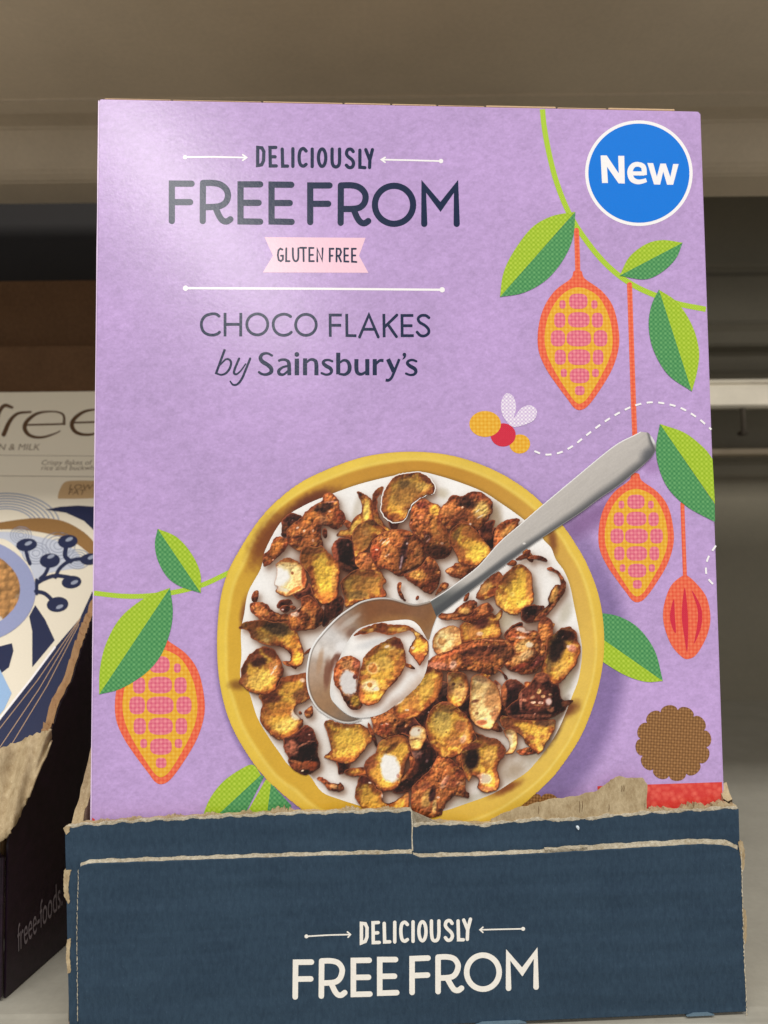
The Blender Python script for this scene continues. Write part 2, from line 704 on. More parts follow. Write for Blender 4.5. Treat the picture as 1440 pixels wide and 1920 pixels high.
def paint_front(x, y, d):
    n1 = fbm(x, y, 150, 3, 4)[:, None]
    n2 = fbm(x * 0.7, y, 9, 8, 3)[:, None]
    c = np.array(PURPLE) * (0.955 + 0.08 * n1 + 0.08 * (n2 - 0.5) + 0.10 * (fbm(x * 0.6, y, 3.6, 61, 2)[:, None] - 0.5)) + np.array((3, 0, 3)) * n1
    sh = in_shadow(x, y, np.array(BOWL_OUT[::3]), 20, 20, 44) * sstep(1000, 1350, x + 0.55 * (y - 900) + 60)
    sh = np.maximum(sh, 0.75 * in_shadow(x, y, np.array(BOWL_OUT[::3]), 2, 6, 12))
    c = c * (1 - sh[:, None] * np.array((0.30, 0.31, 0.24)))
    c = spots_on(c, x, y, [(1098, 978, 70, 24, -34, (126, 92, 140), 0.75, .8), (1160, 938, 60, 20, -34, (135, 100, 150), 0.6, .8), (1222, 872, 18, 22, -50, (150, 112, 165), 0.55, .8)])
    return c


e = 0.0007
outl = []
for (a0, b0), (a1, b1) in zip([(aL + e, bT - e), (aR - e, bT - e), (aR - e, 0.03), (aL + e, 0.03)], [(aR - e, bT - e), (aR - e, 0.03), (aL + e, 0.03), (aL + e, bT - e)]):
    outl.append(to_px(FR, a0, b0))
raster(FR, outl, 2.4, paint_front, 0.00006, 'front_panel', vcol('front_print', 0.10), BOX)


def L(n):
    return 0.00002 * n + 0.00007


# ---- artwork: inks
m_navy = ink('ink_navy', (22, 38, 70), 0.10, PR, 0.32)
m_white = ink('ink_white', (248, 246, 248), 0.02)
m_pink = ink('ink_ribbon_pink', (245, 203, 220), 0.02)
m_blue = ink('ink_blue', (8, 122, 226), 0.02)
m_lime = weave('ink_lime', (146, 182, 26), (186, 212, 70), 0.0015)
m_vine = weave('ink_vine', (160, 196, 44), (188, 216, 74), 0.0008)
m_green = weave('ink_green', (54, 130, 76), (106, 172, 108), 0.0015)
m_orange = weave('ink_orange', (228, 84, 58), (242, 128, 90), 0.0017, math.radians(45))
m_gold = weave('ink_gold', (226, 160, 30), (240, 192, 74), 0.0017, math.radians(45))
m_bean = weave('ink_bean', (214, 88, 122), (242, 148, 156), 0.0017, math.radians(45))
m_crimson = weave('ink_crimson', (200, 30, 60), (220, 56, 78), 0.0006)
m_brown = weave('ink_brown', (106, 70, 36), (170, 124, 76), 0.0013, math.radians(50))
m_wing = weave('ink_wing', (205, 178, 222), (248, 244, 250), 0.0012)

T1, T2 = zoom(300, 260, 300 / 1440), zoom(580, 260, 300 / 1440)
C1, C2 = zoom(360, 560, 1 / 6), zoom(580, 560, 1 / 6)
G1, NW = zoom(480, 430, 220 / 1440), zoom(1090, 220, 220 / 1440)
sm = {'s': True}


def lettering(name, fr, items, wd, c, mat, parent):
    m = Mesh(fr)
    for z, strokes in items:
        for g in strokes:
            m.glyph(g, z, wd, c)
    return m.build(name, mat, parent)


DEL1 = [[([(880, 80), (918, 84), (935, 118), (932, 200), (915, 236), (879, 242)], {'c': True})],
        [([(1042, 80), (990, 80), (993, 246), (1046, 246)],), ([(992, 164), (1036, 164)],)],
        [([(1100, 95), (1104, 248), (1148, 248)],)], [([(1196, 92), (1196, 250)],)],
        [([(1315, 112), (1290, 90), (1262, 110), (1252, 170), (1262, 230), (1290, 248), (1315, 232)], sm)], [([(1370, 95), (1370, 252)],)]]
DEL2 = [[([], {'e': (115, 172, 33, 78)})], [([(205, 95), (205, 200), (215, 242), (240, 255), (264, 240), (272, 200), (272, 95)], sm)],
        [([(395, 117), (375, 96), (345, 102), (335, 135), (350, 163), (385, 192), (398, 225), (385, 256), (355, 260), (333, 240)], sm)],
        [([(455, 105), (455, 258), (500, 262)],)], [([(508, 100), (545, 195)],), ([(568, 100), (545, 190), (542, 260)],)]]
FF1 = [[([(107, 742), (107, 405), (285, 406)],), ([(107, 572), (272, 572)],)],
       [([(385, 742), (387, 400)],), ([(387, 400), (470, 399), (545, 415), (598, 460), (612, 518), (592, 573), (540, 607), (470, 615), (390, 617)], sm), ([(500, 622), (530, 690), (562, 735), (600, 746), (634, 726)], sm)],
       [([(902, 412), (725, 412), (725, 745), (902, 748)],), ([(725, 578), (888, 578)],)],
       [([(1182, 416), (1004, 414), (1004, 746), (1185, 750)],), ([(1004, 580), (1168, 580)],)]]
FF2 = [[([(8, 752), (8, 422), (182, 422)],), ([(8, 587), (170, 587)],)],
       [([(282, 758), (284, 422)],), ([(284, 422), (380, 421), (450, 440), (498, 490), (505, 548), (480, 600), (420, 630), (284, 634)], sm), ([(400, 640), (430, 710), (462, 752), (498, 762), (530, 742)], sm)],
       [([], {'e': (762, 596, 172, 171)})], [([(1034, 768), (1030, 430), (1180, 615), (1320, 430), (1326, 768)],)]]
lettering('heading_lettering', FR, [(T1, DEL1), (T2, DEL2)], 30, L(1), m_navy, BOX)
lettering('title_lettering', FR, [(T1, FF1), (T2, FF2)], 56, L(1), m_navy, BOX)
arr = [(T1, [[([(225, 168), (485, 165), (762, 171)],), ([(745, 146), (780, 171), (745, 196)],), ([(226, 168)], {'dot': 19})]]),
       (T2, [[([(655, 190), (900, 195), (1185, 203)],), ([(682, 170), (648, 190), (680, 213)],), ([(1185, 203)], {'dot': 20})]])]
for q_ in arr:
    lettering('arrow_line', FR, [q_], 15, L(1), m_white, BOX)
ph = lambda pts: pts
lettering('rule_line', FR, [(ph, [[([(347, 540.5), (590, 541.5), (830, 543.5)],), ([(348, 540.5)], {'dot': 5}), ([(829, 543.5)], {'dot': 5})]])], 4.2, L(1), m_white, BOX)

m = Mesh(FR)
m.poly(G1([(105, 97), (1345, 105), (1265, 325), (1380, 535), (85, 530), (208, 325)]), L(1))
rib = m.build('ribbon', m_pink, BOX)
GL = [[([(325, 250), (300, 238), (277, 258), (268, 320), (280, 378), (305, 392), (330, 372), (331, 325), (306, 325)],)], [([(372, 235), (370, 392), (412, 392)],)],
      [([(452, 235), (455, 340), (470, 383), (494, 392), (515, 370), (520, 320), (520, 235)], sm)], [([(540, 228), (615, 228)],), ([(582, 230), (585, 392)],)],
      [([(705, 230), (655, 230), (655, 392), (710, 392)],), ([(655, 315), (698, 315)],)], [([(752, 395), (752, 240), (812, 385), (818, 235)],)],
      [([(950, 240), (905, 240), (905, 395)],), ([(905, 325), (938, 325)],)], [([(988, 395), (990, 238), (1030, 242), (1045, 280), (1030, 320), (990, 330)],), ([(1015, 330), (1042, 395)],)],
      [([(1130, 238), (1085, 238), (1085, 395), (1135, 398)],), ([(1085, 322), (1128, 322)],)], [([(1225, 240), (1178, 240), (1178, 398), (1232, 402)],), ([(1178, 322), (1218, 322)],)]]
lettering('ribbon_lettering', FR, [(G1, GL)], 23, L(2), m_navy, rib)

CH = [[([(305, 197), (270, 174), (215, 173), (150, 197), (112, 250), (107, 310), (130, 370), (180, 403), (240, 410), (288, 396), (310, 378)], sm)],
      [([(372, 160), (372, 425)], {'cap': False}), ([(550, 160), (548, 425)], {'cap': False}), ([(372, 290), (550, 290)],)], [([], {'e': (735, 290, 118, 118)})],
      [([(1110, 202), (1070, 180), (1015, 177), (955, 201), (920, 250), (915, 310), (940, 370), (990, 406), (1050, 412), (1095, 396), (1117, 378)], sm)], [([], {'e': (1282, 295, 116, 118)})]]
FK = [[([(236, 430), (234, 185), (365, 185)], {'cap': False}), ([(234, 300), (358, 300)], {'cap': False})], [([(420, 172), (423, 415), (530, 418)], {'cap': False})],
      [([(565, 432), (670, 182), (775, 432)],), ([(605, 345), (735, 345)],)], [([(838, 172), (842, 435)], {'cap': False}), ([(985, 185), (848, 318)],), ([(885, 292), (980, 428)],)],
      [([(1170, 190), (1042, 190), (1044, 417), (1175, 417)], {'cap': False}), ([(1043, 305), (1160, 305)], {'cap': False})],
      [([(1345, 215), (1310, 191), (1260, 191), (1225, 222), (1240, 265), (1300, 302), (1340, 345), (1340, 388), (1300, 418), (1250, 415), (1212, 377)], sm)]]
lettering('flavour_lettering', FR, [(C1, CH), (C2, FK)], 32, L(1), m_navy, BOX)
w1 = {'s': True, 'w': [26, 26, 34, 42, 46, 46, 46, 42, 32, 28, 28]}
w2 = {'s': True, 'w': [26, 26, 30, 36, 42, 42, 36, 30, 26, 26]}
BY = [[([(370, 570), (268, 850)], {'w': 27, 'cap': False}), ([(318, 745), (380, 684), (425, 690), (440, 730), (422, 790), (380, 840), (330, 857), (285, 845)], {'s': True, 'w': [16, 20, 24, 26, 26, 24, 22, 20]})],
      [([(530, 675), (482, 790), (474, 838), (502, 850), (550, 810), (604, 735)], {'s': True, 'w': [26, 26, 26, 22, 18, 16]}), ([(655, 675), (605, 800), (562, 900), (512, 962), (462, 968), (430, 930)], {'s': True, 'w': [26, 26, 26, 24, 22, 16]})]]
SA = [[([(900, 640), (852, 617), (797, 624), (770, 665), (792, 708), (850, 745), (890, 785), (888, 828), (840, 853), (792, 850), (754, 828)], w1)],
      [([(970, 702), (1010, 687), (1060, 692), (1090, 730), (1095, 862)], {'s': True, 'w': [28, 28, 32, 42, 44], 'cap': False}), ([(1085, 757), (1022, 772), (977, 810), (986, 848), (1030, 853), (1080, 815)], {'s': True, 'w': [26, 26, 36, 36, 28, 24]})],
      [([(1180, 675), (1180, 862)], {'w': 50, 'cap': False}), ([(1180, 628)], {'dot': 27})],
      [([(1272, 672), (1272, 862)], {'w': 47, 'cap': False}), ([(1285, 722), (1330, 687), (1375, 692), (1398, 730), (1400, 862)], {'s': True, 'w': [22, 28, 36, 44, 47], 'cap': False})]]
SB = [[([(258, 705), (215, 690), (172, 697), (157, 725), (186, 755), (235, 785), (249, 820), (228, 848), (185, 855), (138, 838)], w2)],
      [([(325, 608), (325, 852)], {'w': 47, 'cap': False}), ([(340, 722), (385, 694), (430, 707), (453, 760), (444, 820), (400, 853), (340, 848)], {'s': True, 'w': [22, 28, 36, 44, 42, 32, 24]})],
      [([(530, 680), (530, 790), (545, 837), (590, 850), (640, 820)], {'s': True, 'w': [46, 46, 40, 32, 24], 'cap': False}), ([(652, 680), (652, 862)], {'w': 47, 'cap': False})],
      [([(736, 680), (736, 862)], {'w': 47, 'cap': False}), ([(752, 735), (790, 698), (835, 697)], {'s': True, 'w': [22, 32, 36], 'cap': False})],
      [([(885, 680), (950, 822)], {'w': 48, 'cap': False}), ([(1012, 680), (950, 835), (924, 890), (892, 918), (858, 916)], {'s': True, 'w': [30, 30, 30, 32, 34], 'cap': False})],
      [([(1069, 630)], {'dot': 21}), ([(1076, 632), (1070, 660), (1050, 684)], {'s': True, 'w': [30, 22, 6]})],
      [([(1203, 705), (1160, 690), (1117, 701), (1104, 730), (1135, 760), (1185, 790), (1198, 825), (1175, 853), (1130, 858), (1088, 843)], w2)]]
lettering('maker_lettering', FR, [(C1, BY), (C1, SA), (C2, SB)], 26, L(1), m_navy, BOX)

# badge
m = Mesh(FR)
cx_, cy_ = NW([(705, 687)])[0]
kk = 220 / 1440
m.ellipse(cx_, cy_, 660 * kk, 648 * kk, L(1), 96, 0.1)
badge = m.build('badge', m_white, BOX)
m = Mesh(FR)
m.ellipse(cx_, cy_, 620 * kk, 608 * kk, L(2), 96, 0.1)
m.build('badge_face', m_blue, badge)
m = Mesh(FR)
m.poly(NW([(235, 470), (310, 470), (458, 692), (450, 475), (525, 475), (532, 815), (455, 812), (313, 608), (325, 808), (252, 808)]), L(3))
m.poly(NW([(808, 562), (880, 565), (925, 730), (968, 570), (1035, 570), (1090, 735), (1125, 575), (1192, 575), (1125, 830), (1050, 830), (1003, 668), (965, 828), (890, 826)]), L(3))
m.glyph([([(625, 690), (772, 692)], {'w': 50, 'cap': False}), ([(773, 712), (760, 612), (700, 580), (640, 590), (602, 640), (597, 700), (622, 763), (680, 793), (740, 790), (797, 772)], {'s': True, 'w': [62, 62, 58, 60, 66, 68, 66, 60, 54, 48], 'cap': False})], NW, 60, L(3))
m.build('badge_lettering', m_white, badge)

# ---- plants
P2, P3, P8 = zoom(860, 170, 500 / 1440), zoom(860, 720, 0.375), zoom(150, 970, 310 / 1009)
R6 = zoom(380, 1180, 420 / 1440)


def vine(name, pts, wd, lev, mat):
    m = Mesh(FR)
    m.stroke(pts, wd, L(lev), smooth=True, cap=name != 'vine')
    return m.build(name, mat, BOX)


def leaf(light, dark, lev, z):
    m = Mesh(FR)
    m.poly(z(light), L(lev))
    o = m.build('leaf', m_lime, BOX)
    m = Mesh(FR)
    m.poly(z(dark), L(lev) + 8e-6)
    m.build('leaf_shade_half', m_green, o)
    return o


def arc(pts, z=None, n=6):
    """smooth curve through the points"""
    return catmull(pts, False, n)


vine('vine', P2([(452, 101), (462, 200), (490, 350), (530, 500), (590, 650), (660, 770), (760, 900), (860, 995), (960, 1060), (1060, 1105), (1180, 1150), (1334, 1181)]), 10, 1, m_vine)
vine('vine', P8([(86, 462), (250, 480), (400, 480), (560, 460), (740, 415), (915, 335)]), 9.2, 1, m_vine)

POD = [(622, 975), (605, 1015), (520, 1080), (460, 1170), (430, 1280), (430, 1400), (470, 1500), (530, 1590), (590, 1670), (622, 1712), (655, 1725), (698, 1702), (760, 1620), (830, 1500), (865, 1380), (860, 1270), (830, 1160), (770, 1080), (680, 1015), (662, 975)]
PODI = [(645, 1062), (560, 1100), (495, 1190), (465, 1300), (470, 1400), (510, 1500), (590, 1630), (635, 1685), (668, 1685), (710, 1640), (790, 1500), (828, 1390), (825, 1280), (795, 1180), (740, 1100)]
BEANS = [(645, 1138, 100, 82), (560, 1155, 33, 45), (732, 1155, 33, 45), (545, 1240, 60, 80), (648, 1238, 116, 82), (748, 1240, 60, 80), (535, 1338, 77, 87), (648, 1338, 132, 87), (765, 1338, 74, 87),
         (548, 1440, 60, 80), (650, 1440, 120, 84), (752, 1440, 57, 80), (567, 1525, 33, 44), (652, 1540, 106, 80), (738, 1525, 36, 44), (653, 1620, 52, 50)]


def pod(cx, cy, s, lev):
    z = lambda pts: [(cx + (p[0] - 648) * 0.34722 * s, cy + (p[1] - 1338) * 0.34722 * s) for p in pts]
    m = Mesh(FR)
    m.poly(z(catmull(POD, True, 4)), L(lev))
    o = m.build('cocoa_pod', m_orange, BOX)
    m = Mesh(FR)
    m.poly(z(catmull(PODI, True, 4)), L(lev + 1))
    m.build('pod_flesh', m_gold, o)
    m = Mesh(FR)
    for (x, y, ww, hh) in BEANS:
        P = []
        for i in range(32):
            t = 2 * math.pi * i / 32
            ct, st = math.cos(t), math.sin(t)
            P.append((x + ww / 2 * math.copysign(abs(ct) ** 0.72, ct), y + hh / 2 * math.copysign(abs(st) ** 0.72, st)))
        m.poly(z(P), L(lev + 2))
    m.build('pod_bean', m_bean, o)
    return o


vine('pod_stem', P2([(636, 755), (640, 880), (643, 990)]), 9.5, 2, m_orange)
vine('pod_stem', P2([(922, 1048), (932, 1350), (945, 1728), (952, 1900)]), 9.5, 2, m_orange)
vine('pod_stem', P3([(1118, 600), (1124, 780), (1131, 965)]), 7.5, 2, m_orange)
pod(1085, 634.6, 1.0, 3)
pod(1193, 1005, 0.925, 3)
pod(300.5, 1322.4, 1.1, 3)

leaf(arc([(628, 655), (500, 680), (390, 745), (290, 880), (240, 990), (222, 1115)]), arc([(222, 1115), (350, 1092), (470, 1025), (560, 920), (615, 800), (630, 655)]), 6, P2)
leaf(arc([(868, 1000), (920, 900), (1010, 830), (1100, 808), (1208, 822)]), arc([(1208, 822), (1170, 910), (1090, 985), (1000, 1020), (868, 1000)]), 6, P2)
leaf(arc([(1080, 1075), (1180, 1145), (1260, 1270), (1296, 1400), (1288, 1510), (1258, 1625)]), arc([(1258, 1625), (1130, 1535), (1050, 1400), (1025, 1270), (1040, 1160), (1080, 1075)]), 6, P2)
leaf(arc([(1005, 200), (1130, 245), (1225, 320), (1268, 375)]) + [(1280, 600)], arc([(1280, 690), (1150, 620), (1060, 540), (1010, 450), (985, 330), (1005, 200)]) + [(1279, 602)], 6, P3)
leaf([(690, 1255)] + [(1020, 1485)] + arc([(1020, 1485), (930, 1488), (820, 1450), (690, 1370)])[1:], arc([(690, 1142), (800, 1162), (900, 1222), (980, 1335), (1020, 1485)]) + [(690, 1255)], 6, P3)
leaf(arc([(475, 70), (590, 120), (680, 220), (735, 340), (738, 462)]), arc([(738, 462), (610, 420), (530, 360), (475, 260), (458, 160), (475, 70)]), 6, P8)
leaf(arc([(550, 430), (400, 490), (250, 610), (160, 770), (122, 930), (118, 1080)]), arc([(118, 1080), (250, 1045), (390, 960), (490, 850), (550, 700), (567, 570), (550, 430)]), 6, P8)
leaf(arc([(375, 935), (325, 870), (250, 895), (130, 980), (40, 1100), (-10, 1240)]) + [(40, 1260)], [(395, 945), (375, 935), (45, 1240), (60, 1330), (200, 1330)], 6, R6)
leaf([(425, 965), (405, 965), (255, 1230), (260, 1330), (390, 1330), (450, 1000)], [(440, 990), (395, 1330), (560, 1330), (570, 1130)], 7, R6)

m = Mesh(FR)
m.poly(P3(catmull([(1119, 958), (1060, 1010), (1025, 1110), (1025, 1200), (1060, 1300), (1110, 1360), (1145, 1375), (1190, 1350), (1240, 1260), (1258, 1170), (1240, 1070), (1190, 1000), (1142, 958)], True, 5)), L(3))
o = m.build('cocoa_pod', m_orange, BOX)
m = Mesh(FR)
m.poly(P3(catmull([(1075, 1075), (1056, 1150), (1064, 1210), (1085, 1245), (1080, 1160)], True, 4)), L(4))
m.poly(P3(catmull([(1128, 1020), (1114, 1150), (1128, 1270), (1142, 1340), (1146, 1200), (1140, 1090)], True, 4)), L(4))
m.poly(P3(catmull([(1165, 1035), (1194, 1130), (1190, 1220), (1175, 1300), (1210, 1220), (1216, 1140), (1195, 1080)], True, 4)), L(4))
m.build('pod_stripe', m_crimson, o)

# bee and its dashed flight
m = Mesh(FR)
for (x, y, rx, ry, l) in ((305, 300, 52, 48, 0), (132, 200, 79, 65, 1)):
    (px_, py_), = P3([(x, y)])
    m.ellipse(px_, py_, rx * .375, ry * .375, L(2) + l * 8e-6)
bee = m.build('bee', m_gold, BOX)
m = Mesh(FR)
(px_, py_), = P3([(222, 255)])
m.ellipse(px_, py_, 63 * .375, 58 * .375, L(2) + 4e-6)
m.build('bee_middle', m_crimson, bee)
m = Mesh(FR)
m.poly(P3(catmull([(213, 85), (240, 46), (274, 65), (287, 120), (276, 168), (312, 122), (355, 106), (390, 130), (380, 175), (340, 200), (275, 215), (240, 190), (214, 140)], True, 5)), L(3))
m.build('bee_wing', m_wing, bee)


def dashes(pts, on, off, wd, start=0.0):
    Q = np.array(catmull(pts, False, 16))
    s = np.concatenate([[0], np.cumsum(np.hypot(*np.diff(Q, axis=0).T))])
    m = Mesh(FR)
    t = start
    while t + 2 < s[-1]:
        e2 = min(t + on, s[-1])
        tt = np.linspace(t, e2, 5)
        m.stroke([(np.interp(q, s, Q[:, 0]), np.interp(q, s, Q[:, 1])) for q in tt], wd, L(5), cap=False)
        t = e2 + off
    return m.build('dashed_trail', m_white, BOX)


dashes(P3([(378, 336), (430, 353), (500, 345), (570, 310), (640, 255), (720, 195), (800, 145), (880, 108), (960, 92), (1040, 100), (1120, 125), (1200, 175), (1262, 228)]), 11.5, 10.2, 3.6)
dashes(P3([(1285, 808), (1250, 860), (1235, 915), (1245, 970), (1292, 1022)]), 12, 11, 3.6)

# brown scalloped flowers and the red band at the foot


def flower(cx, cy, r0, r1, rot):
    P = []
    for i in range(12 * 14):
        t = 2 * math.pi * i / (12 * 14)
        q = ((t * 12 / (2 * math.pi)) % 1.0) * 2 - 1
        P.append((cx + math.cos(t + rot) * (r0 + (r1 - r0) * math.sqrt(max(0, 1 - q * q * 0.96))), cy + math.sin(t + rot) * (r0 + (r1 - r0) * math.sqrt(max(0, 1 - q * q * 0.96)))))
    m = Mesh(FR)
    m.poly(P, L(3))
    return m.build('flower', m_brown, BOX)


flower(1262.3, 1393, 60, 71.5, 0.13)
flower(1015, 1556, 60, 70, 0.0)
q = N('ink_red_crackle')
v = q.n('ShaderNodeTexVoronoi', feature='F1')
v.inputs['Scale'].default_value = 520
q.l(q.coord(), v.inputs['Vector'])
nn = q.noise(700, 4, 0.7)
f = q.math('ADD', q.rng(v.outputs['Distance'], 0.0, 0.7, 0.75, 0.0), q.math('MULTIPLY', q.math('SUBTRACT', nn, 0.5), 0.9))
q.base(q.mix(q.rng(f, 0, 0.9, 0, 1), rgba((214, 62, 56)), rgba((240, 112, 94))))
board_bump(q)
m_red = q.done(PR, PS)
m = Mesh(FR)
y0 = FR.px(1120, 1474)[1]
c0, c1_ = to_px(FR, FR.px(1120, 1474)[0], y0), to_px(FR, aR - 0.0008, FR.px(1360, 1466)[1])
m.poly([c0, c1_, to_px(FR, aR - 0.0008, y0 - 0.03), to_px(FR, FR.px(1120, 1474)[0], y0 - 0.03)], L(1))
m.build('red_band', m_red, BOX)
m = Mesh(FR)
m.poly([to_px(FR, aL + 0.0008, FR.px(170, 1533)[1]), (178, 1536), (178, 1600), to_px(FR, aL + 0.0008, FR.px(170, 1600)[1])], L(1))
m.build('red_band', m_red, BOX)
# pale worn fold down the left edge
m = Mesh(FR)
pts = [to_px(FR, aL + 0.0004, bT - 0.0008 - i * 0.012, 0) for i in range(20)]
m.stroke(pts, [1.6 + 1.2 * random.random() for _ in pts], L(0) + 1e-5, cap=False)
m.build('worn_fold', ink('fold_wear', (224, 200, 236), 0.05), BOX)

# ------------------------------------------------------------------ the printed photograph of the bowl
K = 200 / 1440
Z = {'r1': zoom(440, 880, K), 'r2': zoom(620, 880, K), 'r3': zoom(780, 880, K), 'r4': zoom(900, 960, K), 'r5': zoom(440, 1040, K), 'r6': zoom(600, 1060, K), 'r7': zoom(780, 1060, K), 'r8': zoom(920, 1120, K),
     'q1': zoom(430, 1200, K), 'q2': zoom(600, 1180, K), 'q3': zoom(760, 1200, K), 'q4': zoom(920, 1240, K), 'q5': zoom(500, 1340, K), 'q6': zoom(660, 1340, K), 'q7': zoom(820, 1340, K)}
YEL, LYEL, PAL, ORA, BRN, RED, DRK, BLK, MLK, OLV, HIL = ((206, 164, 46), (224, 192, 78), (226, 206, 136), (186, 112, 40), (142, 74, 34), (120, 50, 28), (82, 36, 26), (44, 22, 20), (240, 237, 232), (128, 92, 40), (240, 205, 185))
